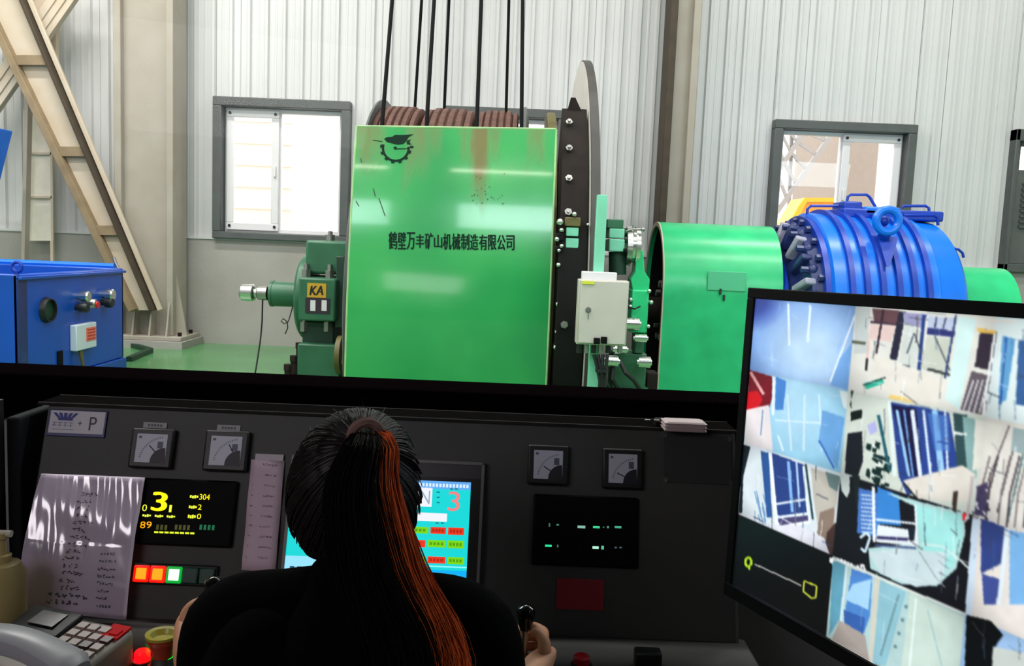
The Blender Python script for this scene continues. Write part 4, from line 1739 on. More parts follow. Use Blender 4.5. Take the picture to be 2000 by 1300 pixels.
KX0, KX1 = on(88, 830).x, on(1434, 900).x
con = thing('control_console', 'dark grey sloping control console with meters and lit displays under the window', 'console', ((KX0 + KX1) / 2, 1.7, 0))
b = B()
b.prism([V((KX0, TY, TZc)), V((KX0, TY + 0.085, TZc)), V((KX0, TY + 0.10, 0.0)), V((KX0, BY + 0.02, 0.0)), V((KX0, BY + 0.0, BZ - 0.05)), V((KX0, BY, BZ))], (KX1 - KX0, 0, 0))
part('body', b, m_con, con, bevel=0.004)
b = B()
b.box(KX0 - 0.02, KX1 + 0.006, TY - 0.004, TY + 0.088, TZc, TZc + 0.004)
part('top_lip', b, mat('lip_black', (16, 15, 15), 1.0, spec=0.0), con)
for y0_ in (TY - 0.006, TY + 0.082):
    b = B()
    b.box(KX0 - 0.02, KX1 + 0.006, y0_, y0_ + 0.006, TZc - 0.001, TZc + 0.005)
    part('lip_edge', b, mat('lip_edge_grey', (48, 47, 46), 0.9, spec=0.05), con)
b = B()
b.box(KX0 - 0.35, KX1 + 0.02, 1.27, BY + 0.02, BZ - 0.05, BZ - 0.001)
part('desk_top', b, m_con2, con, bevel=0.006)
for q in ((KX0 - 0.3, KX0 - 0.0), (KX1 - 0.1, KX1)):
    b = B()
    b.box(q[0], q[1], 1.33, BY + 0.02, 0, BZ - 0.05)
    part('pedestal', b, m_con2, con)
m_meterface = mat('meter_face', (205, 205, 222), 0.4)
m_needle = mat('meter_needle', (30, 28, 40), 0.5)
for k, (q, ang) in enumerate((((260, 838, 343, 915), 135), ((403, 842, 488, 921), 120), ((1030, 870, 1109, 947), 147), ((1175, 877, 1253, 955), 155))):
    r = prect(*q)
    b = B()
    pbox(b, r, 0.0, 0.018)
    mm = part('panel_meter', b, m_black, con, bevel=0.004)
    b = B()
    f = sub(r, 0.15, 0.86, 0.14, 0.86)
    pquad(b, f, 0.0186)
    part('meter_face', b, m_meterface, mm)
    b = B()
    c = (f[0] + (f[1] - f[0]) * 0.97, f[2] + (f[3] - f[2]) * 0.97)
    rr_ = (f[1] - f[0]) * 0.46
    arc = [(c[0] + rr_ * math.cos(rad(90 + 90 * j / 14)), c[1] - rr_ * math.sin(rad(90 + 90 * j / 14))) for j in range(15)]
    b.poly([pp(f[1], f[3], 0.0195), *[pp(x, y, 0.0195) for x, y in arc][::1], pp(f[1] - (f[1] - f[0]) * 0.5, f[3], 0.0195)])
    u_ = V((math.cos(rad(ang)), -math.sin(rad(ang))))
    n_ = V((-u_.y, u_.x)) * 0.0011
    s0, s1 = rr_ * 0.9, rr_ * 1.62
    b.poly([pp(c[0] + u_.x * s + n_.x * e, c[1] + u_.y * s + n_.y * e, 0.0197) for s, e in ((s0, 1), (s1, 1), (s1, -1), (s0, -1))])
    part('needle', b, m_needle, mm, smooth=False)
    b = B()
    for j in range(15):
        a = rad(100 + 70 * j / 14)
        for (s0, s1) in ((rr_ * 1.72, rr_ * 1.85),):
            b.poly([pp(c[0] + s * math.cos(a + e), c[1] - s * math.sin(a + e), 0.0190) for s, e in ((s0, 0.015), (s1, 0.015), (s1, -0.015), (s0, -0.015))])
    pquad(b, sub(f, 0.70, 0.88, 0.26, 0.5), 0.0190)
    pquad(b, sub(f, 0.06, 0.16, 0.08, 0.16), 0.0190)
    part('scale', b, mat('scale_ink', (96, 96, 118), 0.5), mm, smooth=False)
for q in ((281, 825, 327, 836), (425, 830, 470, 841)):
    b = B()
    r = prect(*q)
    pbox(b, r, 0.0, 0.003)
    lb_ = part('label_strip', b, mat('grey_label', (176, 172, 176), 0.5), con)
    b = B()
    for j in range(5):
        pquad(b, sub(r, 0.2 + j * 0.13, 0.29 + j * 0.13, 0.3, 0.72), 0.0034)
    part('print', b, mat('label_ink', (90, 88, 96), 0.5), lb_, smooth=False)

# left display with yellow figures
r = prect(276, 936, 461, 1066)
b = B()
pbox(b, r, 0, 0.012)
ds = part('figure_display', b, mat('display_black', (10, 11, 10), 0.6, spec=0.1), con, bevel=0.004)
m_ink_glow = attr_mat('lit_figures', 1.3)
b = B()
YL, YO, YG = (255, 236, 0), (255, 165, 0), (225, 235, 60)


def dq(q):
    return prect(*q)


ptext(b, dq((303, 961, 330, 998)), '3', 0.0130, YL)
ptext(b, dq((305, 961.5, 332, 998)), '3', 0.0129, YL)
ptext(b, dq((301, 960.5, 328, 997)), '3', 0.0128, YL)
ptext(b, dq((283, 985, 292, 998)), '0', 0.0130, YG)
ptext(b, dq((335, 986, 340, 1000)), '1', 0.0130, YG)
ptext(b, dq((394, 965, 414, 976)), '304', 0.0130, YL)
ptext(b, dq((391, 985, 398, 995)), '2', 0.0130, YL)
ptext(b, dq((389, 1003, 397, 1013)), '0', 0.0130, YL)
for q in ((375, 967, 392, 973), (373, 987, 389, 993), (371, 1005, 387, 1012), (283, 1004, 300, 1009), (307, 1005, 324, 1010), (330, 1006, 347, 1011)):
    for j in range(4):
        x0, x1 = q[0] + (q[2] - q[0]) * (j + 0.08) / 4, q[0] + (q[2] - q[0]) * (j + 0.9) / 4
        pquad(b, prect(x0, q[1] + (j % 2), x1, q[3] - (j % 3 == 0)), 0.0130, YG)
for j in range(8):
    pquad(b, prect(306 + j * 10, 1037 + j * 0.3, 314 + j * 10, 1040.5 + j * 0.3), 0.0130, (215, 235, 40))
ptext(b, dq((279, 1018, 289, 1031)), '8', 0.0130, YO)
ptext(b, dq((291, 1018, 301, 1031)), '9', 0.0130, YO)
for x0, n, c in ((310, 3, (60, 62, 20)), (346, 4, (60, 62, 24)), (394, 4, (16, 90, 60))):
    for j in range(n):
        pquad(b, prect(x0 + j * 8, 1024 + j * 0.3, x0 + 5 + j * 8, 1034 + j * 0.3), 0.0130, c)
part('figures', b, m_ink_glow, ds, smooth=False)['kind'] = 'stuff'

# right display, mostly dark
r = prect(1040, 968, 1245, 1106)
b = B()
pbox(b, r, 0, 0.012)
ds = part('figure_display', b, mat('display_black', (10, 11, 10), 0.6, spec=0.1), con, bevel=0.004)
ds['label'] = 'black display with only faint green segment remains'
b = B()
for q, c in (((1071, 1021, 1074, 1028), (60, 90, 80)), ((1086, 1023, 1091, 1026), (60, 110, 95)), ((1127, 1026, 1142, 1031), (120, 165, 150)), ((1157, 1027, 1170, 1031), (50, 190, 130)),
             ((1176, 1028, 1179, 1030), (50, 120, 90)), ((1184, 1027, 1188, 1031), (80, 120, 110)), ((1199, 1027, 1212, 1031), (60, 150, 115)),
             ((1064, 1063, 1077, 1067), (40, 205, 135)), ((1087, 1063, 1090, 1068), (60, 90, 80)), ((1156, 1066, 1168, 1071), (170, 225, 200)), ((1173, 1065, 1178, 1072), (90, 170, 140)),
             ((1199, 1067, 1203, 1070), (70, 80, 100)), ((1208, 1067, 1213, 1070), (60, 75, 80))):
    pquad(b, prect(*q), 0.0130, c)
part('figures', b, m_ink_glow, ds, smooth=False)['kind'] = 'stuff'

# touch screen, half hidden by the operator
r = prect(562, 896, 942, 1142)
b = B()
pbox(b, r, 0, 0.014)
ts = part('touch_screen', b, mat('screen_bezel', (58, 56, 62), 0.4), con, bevel=0.003)
b = B()
u0, u1, w0, w1 = r
for a in ((u0, u1, w0, w0 + 0.006), (u1 - 0.006, u1, w0, w1), (u0, u0 + 0.006, w0, w1), (u0, u1, w1 - 0.006, w1)):
    pbox(b, a, 0.014, 0.019)
part('bezel_edge', b, mat('bezel_edge_grey', (120, 118, 120), 0.35), ts)
b = B()
pquad(b, prect(570, 928, 936, 1136), 0.0146)
part('screen_border', b, m_black, ts, smooth=False)
b = B()
CY, RD, GN, WH = (20, 214, 214), (236, 52, 22), (120, 214, 18), (240, 240, 248)
scr = prect(566, 935, 916, 1131)
pquad(b, scr, 0.0150, CY)
pquad(b, sub(scr, 0, 1, 0, 0.08), 0.0152, (96, 170, 240))
for j in range(26):
    pquad(b, sub(scr, 0.5 + j * 0.019, 0.512 + j * 0.019, 0.025, 0.06), 0.0154, (220, 235, 255))
pquad(b, sub(scr, 0, 1, 0.84, 0.853), 0.0152, (150, 246, 250))
pquad(b, sub(scr, 0, 1, 0.88, 1.0), 0.0152, (10, 176, 248))
pquad(b, sub(scr, 0.0, 0.22, 0.80, 1.0), 0.0153, (150, 225, 250))
for j in range(3):
    pquad(b, sub(scr, 0.03 + j * 0.04, 0.055 + j * 0.04, 0.9, 0.94), 0.0154, (40, 80, 110))
pquad(b, prect(806, 952, 845, 989), 0.0152, WH)
ptext(b, prect(823, 958, 841, 984), 'N', 0.0154, (150, 170, 190))
pquad(b, prect(790, 1001, 874, 1017), 0.0152, WH)
ptext(b, prect(876, 960, 899, 998), '3', 0.0153, (240, 130, 130))
for x, y in ((880, 954), (889, 954), (852, 1020), (862, 1020), (854, 960), (854, 970), (854, 980)):
    pquad(b, prect(x, y, x + 6, y + 2.4), 0.0153, (20, 110, 120))
for q, c in (((800, 1028, 838, 1041), GN), ((842, 1029, 872, 1042), RD), ((876, 1030, 907, 1044), RD), ((836, 1054, 872, 1068), GN), ((875, 1055, 907, 1070), GN),
             ((836, 1086, 871, 1099), RD), ((875, 1087, 907, 1101), GN), ((770, 1084, 832, 1098), GN), ((770, 1053, 832, 1067), RD)):
    rr_ = prect(*q)
    pquad(b, rr_, 0.0152, c)
    dk = tuple(int(v * 0.72) for v in c)
    for j in range(4):
        pquad(b, sub(rr_, 0.12 + j * 0.2, 0.25 + j * 0.2, 0.3, 0.7), 0.0154, dk)
part('screen', b, attr_mat('touch_screen_picture', 1.05), ts, smooth=False)

# indicator strip with five lamps
r = prect(262, 1101, 427, 1142)
b = B()
pbox(b, r, 0, 0.010)
stp = part('lamp_strip', b, m_black, con, bevel=0.003)
lampc = [glow('lamp_amber', (255, 120, 0), 2.2), glow('lamp_green_white', (190, 255, 215), 2.6), mat('lamp_off_green', (26, 66, 54), 0.3)]
m_red_ring = glow('lamp_red_rim', (255, 16, 0), 1.4)
m_green_rim = glow('lamp_green_rim', (0, 190, 60), 0.8)
for k, (mi, rim) in enumerate(((0, m_red_ring), (0, m_red_ring), (1, m_green_rim), (2, None), (2, None))):
    q = sub(r, 0.02 + 0.193 * k, 0.02 + 0.193 * (k + 0.97), 0.1, 0.9)
    b = B()
    pbox(b, q, 0.010, 0.016)
    lm = part('indicator_lamp', b, rim or lampc[2], stp, bevel=0.003)
    if rim:
        b = B()
        pbox(b, sub(q, 0.2, 0.85, 0.16, 0.82), 0.016, 0.0175)
        part('lens', b, lampc[mi], stp, bevel=0.002)

# name plate, red plate, cover plate, stickers
r = prect(95, 801, 209, 853)
b = B()
pbox(b, r, 0, 0.004)
npz = part('name_plate', b, mat('plate_navy', (34, 36, 110), 0.4), con, bevel=0.001)
b = B()
f = sub(r, 0.03, 0.97, 0.04, 0.88)
pquad(b, f, 0.0046)
part('plate_face', b, mat('plate_white', (212, 206, 216), 0.4), npz, smooth=False)
b = B()
for j in range(5):                        # blue crown of five petals
    a = -1 + j * 0.5
    xc = 0.28 + a * 0.17
    b.poly([pp(*(lambda s: (s[0], s[2]))(sub(f, x, x, y, y)), 0.0051) for x, y in
            ((xc - 0.035 + a * 0.03, 0.10), (xc + 0.03 + a * 0.03, 0.10), (0.28 + a * 0.09 + 0.03, 0.40), (0.28 + a * 0.09 - 0.025, 0.40))])
pquad(b, sub(f, 0.15, 0.42, 0.38, 0.44), 0.0052)
part('emblem', b, mat('emblem_blue', (40, 50, 140), 0.5), npz, smooth=False)
b = B()
for j in range(4):
    pquad(b, sub(f, 0.06 + j * 0.1, 0.14 + j * 0.1, 0.52, 0.55), 0.0051)
    pquad(b, sub(f, 0.06 + j * 0.1, 0.14 + j * 0.1, 0.64, 0.67), 0.0051)
    pquad(b, sub(f, 0.085 + j * 0.1, 0.1 + j * 0.1, 0.52, 0.72), 0.0051)
pquad(b, sub(f, 0.05, 0.46, 0.82, 0.85), 0.0051)
part('print', b, mat('print_pale_blue', (130, 138, 178), 0.5), npz, smooth=False)
b = B()
ptext(b, sub(f, 0.52, 0.60, 0.44, 0.64), '+', 0.0051)
ptext(b, sub(f, 0.73, 0.86, 0.24, 0.84), 'P', 0.0051)
part('lettering', b, m_black, npz, smooth=False)
r = prect(1087, 1130, 1179, 1190)
b = B()
pbox(b, r, 0, 0.004)
part('red_plate', b, mat('dark_red_plate', (150, 10, 32), 0.5), con)
r = prect(1296, 852, 1429, 944)
b = B()
pbox(b, r, 0, 0.003)
cpz = part('cover_plate', b, m_con2, con, bevel=0.001)
for q in ((1298, 850), (1299, 937), (1424, 858), (1428, 944)):
    b = B()
    c = on(*q)
    b.cyl(c, c + Nn * 0.006, 0.0055, n=10)
    part('screw', b, m_chrome, cpz)
b = B()
b.box(KX1 - 0.001, KX1 + 0.003, TY, TY + 0.004, BZ, TZc)
b.hexa([pp(KX1 - 0.004, 0, 0), pp(KX1 + 0.002, 0, 0), pp(KX1 + 0.002, 0.43, 0), pp(KX1 - 0.004, 0.43, 0),
        pp(KX1 - 0.004, 0, 0.003), pp(KX1 + 0.002, 0, 0.003), pp(KX1 + 0.002, 0.43, 0.003), pp(KX1 - 0.004, 0.43, 0.003)])
part('edge_strip', b, mat('edge_grey', (84, 84, 82), 0.5), con)


# desk controls
def desk(px, py, z=BZ):
    return PZ(px, py, z)


m_clear = glass('clear_plastic', (0.97, 0.97, 0.94), 0.10)
es = desk(318, 1310)
b = B()
b.lathe([(0, 0.026), (0.012, 0.026), (0.012, 0.021), (0.028, 0.019)], es, (0, 0, 1), 24)
sb = part('stop_button', b, m_steel, con)
b = B()
b.lathe([(0.028, 0.0), (0.028, 0.017), (0.042, 0.019), (0.056, 0.026), (0.066, 0.028)], es, (0, 0, 1), 24)
part('mushroom', b, mat('stop_red', (214, 66, 30), 0.35), sb)
b = B()
b.lathe([(0.064, 0.020), (0.066, 0.0295), (0.071, 0.0295), (0.070, 0.021), (0.062, 0.016), (0.062, 0.0)], es, (0, 0, 1), 24)
part('top_ring', b, mat('ring_yellow_green', (186, 176, 70), 0.3), sb)
b = B()
b.lathe([(0, 0.034), (0.060, 0.034), (0.064, 0.031)], es, (0, 0, 1), 24)
part('clear_collar', b, m_clear, sb)
for q, g in (((278, 1296), glow('lamp_red', (255, 10, 20), 1.6)), ((344, 1296), glow('lamp_green', (0, 235, 40), 1.6))):
    p = desk(*q)
    b = B()
    b.lathe([(0, 0.017), (0.008, 0.017), (0.008, 0.0)], p, (0, 0, 1), 20)
    lm = part('pilot_lamp', b, m_steel, con)
    b = B()
    b.lathe([(0.008, 0.014), (0.022, 0.014), (0.026, 0.011), (0.027, 0.0)], p, (0, 0, 1), 20)
    part('lens', b, g, lm)
p = desk(1135, 1306)
b = B()
b.lathe([(0, 0.02), (0.01, 0.02), (0.01, 0.016), (0.022, 0.015), (0.024, 0.0)], p, (0, 0, 1), 24)
pb_ = part('push_button', b, m_black, con)
b = B()
b.lathe([(0.012, 0.0158), (0.024, 0.0155), (0.027, 0.012), (0.028, 0)], p, (0, 0, 1), 24)
part('cap', b, mat('button_red', (205, 16, 44), 0.35), pb_)
p = desk(1264, 1300)
b = B()
b.cbox(p + V((0, 0, 0.016)), 0.05, 0.03, 0.032)
part('selector_switch', b, m_black, con, bevel=0.004)
KR, KL = P(1027, 1207, 1.42), P(418, 1152, 1.42)
for kp in (KR, KL):
    b = B()
    b.cyl(V((kp.x, kp.y, BZ)), V((kp.x, kp.y, BZ + 0.02)), 0.035, 0.028, n=20)
    jl = part('lever', b, m_black, con)
    b = B()
    b.cyl(V((kp.x, kp.y, BZ + 0.018)), kp - V((0, 0, 0.015)), 0.006, n=10)
    part('stick', b, m_steel, jl)
    b = B()
    b.lathe([(-0.024, 0.004), (-0.020, 0.010), (0.0, 0.0155), (0.012, 0.0165), (0.020, 0.0135), (0.024, 0.007), (0.025, 0.0)], kp, (0, 0, 1), 20)
    part('knob', b, mat('gloss_black', (10, 10, 11), 0.12), jl)

# papers leaning on the panel
m_sleeve = mat('sleeve_paper', (216, 200, 222), 0.5, noise=0.04)
ps = thing('document_sleeve', 'handwritten list in a shiny plastic sleeve leaning on the left of the console', 'paper', on(155, 1215, 0.01))
cs = [on(30, 1190, 0.026), on(246, 1210, 0.026), on(283, 932, 0.021), on(80, 924, 0.021)]
b = B()
nxp, nyp = 14, 26


def sheet_pt(s, t, off=0.0):
    p = cs[0].lerp(cs[1], s).lerp(cs[3].lerp(cs[2], s), t)
    w_ = 0.0022 * math.sin(9 * s + 3 * t) + 0.0016 * math.sin(17 * t + 4 * s) * (1 if t > 0.5 else 0.4)
    return p + Nn * (w_ + off + 0.012 * math.sin(math.pi * t))


vs = [sheet_pt(i / nxp, j / nyp) for j in range(nyp + 1) for i in range(nxp + 1)]
b.add(vs, [(j * (nxp + 1) + i, j * (nxp + 1) + i + 1, (j + 1) * (nxp + 1) + i + 1, (j + 1) * (nxp + 1) + i) for j in range(nyp) for i in range(nxp)])
o = part('sheet', b, m_sleeve, ps)
s_ = o.modifiers.new('thickness', 'SOLIDIFY')
s_.thickness = 0.0016
s_.offset = -1
# crinkled plastic pocket in front of the paper
b = B()
NX2, NY2 = 60, 90
rr2 = random.Random(5)
ph = [(rr2.uniform(20, 70), rr2.uniform(3, 16), rr2.uniform(0, 6)) for _ in range(7)]


def crinkle(s, t):
    w_ = sum(math.sin(a * s + c * t + d) for a, c, d in ph) * 0.00055
    fade = max(0.0, min(1.0, (t - 0.35) / 0.3)) if s > 0.35 else max(0.15, min(1.0, (t - 0.1) / 0.3))
    return w_ * fade


vs = [sheet_pt(0.01 + 0.97 * i / NX2, 0.01 + 0.98 * j / NY2, 0.0035 + crinkle(i / NX2, j / NY2)) for j in range(NY2 + 1) for i in range(NX2 + 1)]
b.add(vs, [(j * (NX2 + 1) + i, j * (NX2 + 1) + i + 1, (j + 1) * (NX2 + 1) + i + 1, (j + 1) * (NX2 + 1) + i) for j in range(NY2) for i in range(NX2)])
m_pocket = glass('plastic_pocket', (0.97, 0.96, 0.98), 0.22)
m_pocket.node_tree.nodes['Glossy BSDF'].inputs['Roughness'].default_value = 0.14
part('pocket', b, m_pocket, ps)
b = B()
rw = random.Random(11)


def stroke(s0, t0, s1, t1, w):
    a, c = sheet_pt(s0, t0, 0.0012), sheet_pt(s1, t1, 0.0012)
    d = (c - a)
    n_ = d.cross(Nn).normalized() * w
    b.poly([a - n_, c - n_, c + n_, a + n_])


rows = 16
for k in range(rows):
    t = 0.86 - k * 0.052
    big = k >= rows - 2
    n = rw.choice((3, 3, 4, 4)) + (2 if big else 0)
    x = 0.42 - 0.004 * k - (0.08 if big else 0)
    for q in range(n):
        for _ in range(4):
            x0, y0 = x + rw.uniform(0, 0.03), t + rw.uniform(-0.012, 0.012)
            stroke(x0, y0, x0 + rw.uniform(-0.02, 0.03), y0 + rw.uniform(-0.01, 0.01), 0.0010 if not big else 0.0017)
        x += 0.05 if not big else 0.06
    if k >= 8:
        x = 0.72 + rw.uniform(-0.01, 0.01)
        for q in range(rw.choice((4, 5, 6))):
            for _ in range(3):
                x0, y0 = x, t + rw.uniform(-0.008, 0.008)
                stroke(x0, y0, x0 + rw.uniform(0.0, 0.025), y0 + rw.uniform(-0.006, 0.006), 0.0008)
            x += 0.027
part('handwriting', b, mat('faded_ink', (48, 38, 60), 0.6), ps, smooth=False)

ns = thing('notice_strip', 'narrow pale pink handwritten notice strip beside the head of the operator', 'paper', on(512, 1118, 0.003))
q4 = [on(472, 1112, 0.004), on(538, 1118, 0.005), on(556, 900, 0.004), on(491, 897, 0.004)]
b = B()
vs = []
for j in range(11):
    for i in range(5):
        p = q4[0].lerp(q4[1], i / 4).lerp(q4[3].lerp(q4[2], i / 4), j / 10)
        vs.append(p + Nn * (0.0015 + 0.002 * math.sin(j * 1.3 + i)))
b.add(vs, [(j * 5 + i, j * 5 + i + 1, (j + 1) * 5 + i + 1, (j + 1) * 5 + i) for j in range(10) for i in range(4)])
o = part('sheet', b, mat('pink_paper', (226, 196, 214), 0.6), ns)
s_ = o.modifiers.new('thickness', 'SOLIDIFY')
s_.thickness = 0.0012
s_.offset = -1
b = B()
pbox(b, prect(500, 887, 555, 899), 0.003, 0.006)
part('tape', b, mat('cloudy_tape', (150, 140, 150), 0.3), ns)
b = B()


def strip_pt(s, t):
    return q4[0].lerp(q4[1], s).lerp(q4[3].lerp(q4[2], s), t) + Nn * 0.0052


for k in range(10):
    t = 0.95 - k * 0.092 if k else 0.96
    xs_ = [0.1 if k > 1 else 0.35, *[0.45 + 0.09 * j for j in range(4)]]
    for x in xs_:
        for _ in range(3):
            x0, y0 = x + rw.uniform(0, 0.04), t + rw.uniform(-0.008, 0.008)
            a, c = strip_pt(x0, y0), strip_pt(x0 + rw.uniform(-0.02, 0.06), y0 + rw.uniform(-0.007, 0.007))
            n_ = (c - a).cross(Nn).normalized() * 0.0006
            b.poly([a - n_, c - n_, c + n_, a + n_])
part('handwriting', b, mat('grey_ink', (120, 96, 118), 0.6), ns, smooth=False)

# small pale device on the console top, and the neighbouring cabinet
dv = thing('pale_adapter', 'small pale pink plastic adapter lying on the console top under the window', 'adapter', PZ(1345, 845, TZc + 0.004))
c = PZ(1340, 846, TZc + 0.004)
b = B()
b.cbox(c + V((0, 0.03, 0.011)), 0.085, 0.05, 0.022)
part('body', b, mat('pale_pink_plastic', (188, 170, 172), 0.4), dv, bevel=0.006)
b = B()
for k in range(3):
    b.cbox(c + V((0, 0.03, 0.004 + k * 0.007)), 0.088, 0.053, 0.0025)
part('ridge', b, mat('pale_pink_plastic', (188, 170, 172), 0.4), dv)
dv2 = thing('cable_plug', 'two tiny bright plug pins beside the pale adapter', 'plug', PZ(1285, 838, TZc + 0.004))
c = PZ(1285, 836, TZc + 0.004)
b = B()
b.cbox(c + V((0.012, 0.03, 0.008)), 0.03, 0.02, 0.016)
part('body', b, m_brown, dv2, bevel=0.003)
b = B()
for k in (-0.014, 0.006):
    b.cyl(c + V((k - 0.012, 0.02, 0.012)), c + V((k, 0.02, 0.012)), 0.0028, n=8)
part('pin', b, m_chrome, dv2)
sc_ = thing('side_cabinet', 'dark blue grey side cabinet left of the console', 'cabinet', (KX0 - 0.2, 1.8, 0))
b = B()
z1 = P(50, 816, 1.72).z
b.box(P(12, 900, 1.72).x, KX0 - 0.03, 1.72, 1.86, 0.82, z1)
part('body', b, mat('side_cabinet_grey', (28, 30, 34), 0.8, spec=0.1), sc_, bevel=0.006)
b = B()
b.box(P(12, 900, 1.72).x, KX0 - 0.03, 1.68, 1.86, 0.0, 0.82)
part('plinth', b, mat('side_cabinet_grey', (28, 30, 34), 0.8, spec=0.1), sc_)
b = B()
b.box(P(-60, 900, 1.7).x, P(1, 900, 1.7).x, 1.68, 1.715, 0.0, P(0, 782, 1.7).z)
tag(part('edge_post', b, m_black), 'black upright post at the far left edge beside the side cabinet', 'post')

# ------------------------------------------------------------------ lotion pump bottle
pbt = thing('pump_bottle', 'cream coloured pump bottle standing at the left edge of the desk', 'bottle', desk(10, 1235))
o_ = desk(8, 1240)
hb = P(8, 1095, o_.y).z - o_.z
b = B()
b.lathe([(0, 0.0), (0, 0.036), (0.01, 0.04), (hb * 0.85, 0.040), (hb * 0.97, 0.030), (hb, 0.016)], o_, (0, 0, 1), 24)
part('body', b, mat('cream_plastic', (176, 156, 104), 0.4), pbt)
ht = P(22, 1040, o_.y).z - o_.z
b = B()
b.lathe([(hb, 0.016), (hb + 0.012, 0.016), (hb + 0.014, 0.008), (ht - 0.012, 0.007), (ht - 0.01, 0.013), (ht, 0.011), (ht, 0)], o_, (0, 0, 1), 16)
pmp = part('pump', b, mat('cream_plastic', (206, 188, 138), 0.4), pbt)
b = B()
b.tube([o_ + V((0.018, 0, ht - 0.002)), o_ + V((-0.01, 0, ht - 0.001)), o_ + V((-0.035, -0.005, ht - 0.012))], 0.007, 8, r_end=0.0045)
part('nozzle', b, mat('pale_plastic', (196, 190, 176), 0.35), pmp)

# ------------------------------------------------------------------ telephone
PHA = rad(-17)
_k = PZ(264, 1224, BZ + 0.074)
phl = V((_k.x - (0.108 * math.cos(PHA) - 0.10 * math.sin(PHA)), _k.y - (0.108 * math.sin(PHA) + 0.10 * math.cos(PHA)), BZ))
ph_ = thing('telephone', 'grey desk telephone with black display and red lit keys on the desk', 'telephone', phl, PHA)
MP = WM[ph_.name]


def L_(x, y, z):
    return MP @ V((x, y, z))


def lbox(b, x0, x1, y0, y1, z0, z1, zb0=None, zb1=None):
    """box in phone space; the back (y1) may be higher"""
    zb0 = z0 if zb0 is None else zb0
    zb1 = z1 if zb1 is None else zb1
    b.hexa([L_(x0, y0, z0), L_(x1, y0, z0), L_(x1, y1, zb0), L_(x0, y1, zb0), L_(x0, y0, z1), L_(x1, y0, z1), L_(x1, y1, zb1), L_(x0, y1, zb1)])


m_phone = mat('phone_grey', (168, 158, 150), 0.4)
m_hand = mat('handset_grey', (176, 176, 182), 0.35)


def ptop(y):
    return 0.040 + (y + 0.10) * 0.16


b = B()
lbox(b, -0.12, 0.108, -0.10, 0.10, 0.002, ptop(-0.10), 0.002, ptop(0.10))
part('body', b, m_phone, ph_, bevel=0.010)
b = B()
lbox(b, -0.112, 0.0, 0.030, 0.094, ptop(0.03), ptop(0.03) + 0.006, ptop(0.094), ptop(0.094) + 0.012)
dpl = part('display', b, m_black, ph_, bevel=0.003)
b = B()
lbox(b, -0.080, -0.024, 0.046, 0.082, ptop(0.046) + 0.010, ptop(0.046) + 0.0112, ptop(0.082) + 0.0115, ptop(0.082) + 0.0125)
part('window', b, mat('display_grey', (96, 92, 96), 0.3), dpl)
m_keys = [mat('key_grey', (150, 128, 122), 0.4), mat('key_red_glow', (220, 8, 20), 0.7, spec=0.2), mat('key_dark', (70, 44, 42), 0.4)]  # red glow of the lit buttons is put into the red key colour
for i in range(4):
    for j in range(4):
        x, y = 0.008 + i * 0.024, 0.082 - j * 0.022
        mi = 1 if (i == 3 and j == 0) else (2 if (i == 3 and j == 1) or (i + j) % 5 == 4 else 0)
        b = B()
        lbox(b, x, x + 0.018, y - 0.015, y, ptop(y - 0.015) + 0.0, ptop(y - 0.015) + 0.006, ptop(y), ptop(y) + 0.006)
        part('key', b, m_keys[mi], ph_)
b = B()
lbox(b, 0.066, 0.104, 0.060, 0.096, ptop(0.06), ptop(0.06) + 0.004, ptop(0.096), ptop(0.096) + 0.004)
part('red_glow_panel', b, m_keys[1], ph_)  # red patch added for the glow at the keypad's end
# handset lying along the near side: a bowed grip between two thicker ends
hy = -0.054
b = B()
n = 24
vs, fs = [], []
seg = 14
for k in range(n + 1):
    s = k / n
    x = -0.140 + 0.272 * s
    arch = math.sin(math.pi * s)
    zc = 0.068 + 0.030 * arch
    ww = 0.035 - 0.007 * arch if 0 < k < n else 0.026
    hh = 0.020 + 0.004 * (1 - arch)
    if k in (0, n):
        hh *= 0.6
    for j in range(seg):
        a = 2 * math.pi * j / seg
        ca, sa = math.cos(a), math.sin(a)
        sg = lambda v: math.copysign(abs(v) ** 0.7, v)
        vs.append(L_(x, hy + ww * sg(ca), zc + hh * sg(sa)))
for k in range(n):
    for j in range(seg):
        fs.append((k * seg + j, (k + 1) * seg + j, (k + 1) * seg + (j + 1) % seg, k * seg + (j + 1) % seg))
fs += [tuple(range(seg)), tuple(n * seg + j for j in reversed(range(seg)))]
b.add(vs, fs)
hd = part('handset', b, m_hand, ph_)
for s in (-0.112, 0.104):
    b = B()
    b.cyl(L_(s, hy, 0.030), L_(s, hy, 0.066), 0.028, 0.026, n=20)
    part('ear_cup', b, m_hand, hd)
# ------------------------------------------------------------------ wall of camera views: monitor on a stand
CH, CW = 0.125, 0.125 * 16 / 9
SO = V((0.41367, 1.44345, 1.52663))
_a, _b, _c = -1.15607645, -0.03372278, -0.0240152
SM = (Matrix.Rotation(_a, 3, 'Z') @ Matrix.Rotation(_b, 3, 'X') @ Matrix.Rotation(_c, 3, 'Y'))
SX, SN, SD = SM @ V((1, 0, 0)), SM @ V((0, -1, 0)), SM @ V((0, 0, -1))


def sp(u, v, off=0.0):                    # u, v in cells
    return SO + SX * (u * CW) + SD * (v * CH) + SN * off


def suv(px, py):
    p = hit(px, py, SO, SN)
    d = p - SO
    return d.dot(SX) / CW, d.dot(SD) / CH


mn = thing('cctv_monitor', 'large black monitor showing a grid of camera views right of the console', 'monitor', sp(2, 4.2))
b = B()


def sbox(b, u0, u1, v0, v1, o0, o1):
    b.hexa([sp(u, v, o) for o in (o0, o1) for u, v in ((u0, v1), (u1, v1), (u1, v0), (u0, v0))])


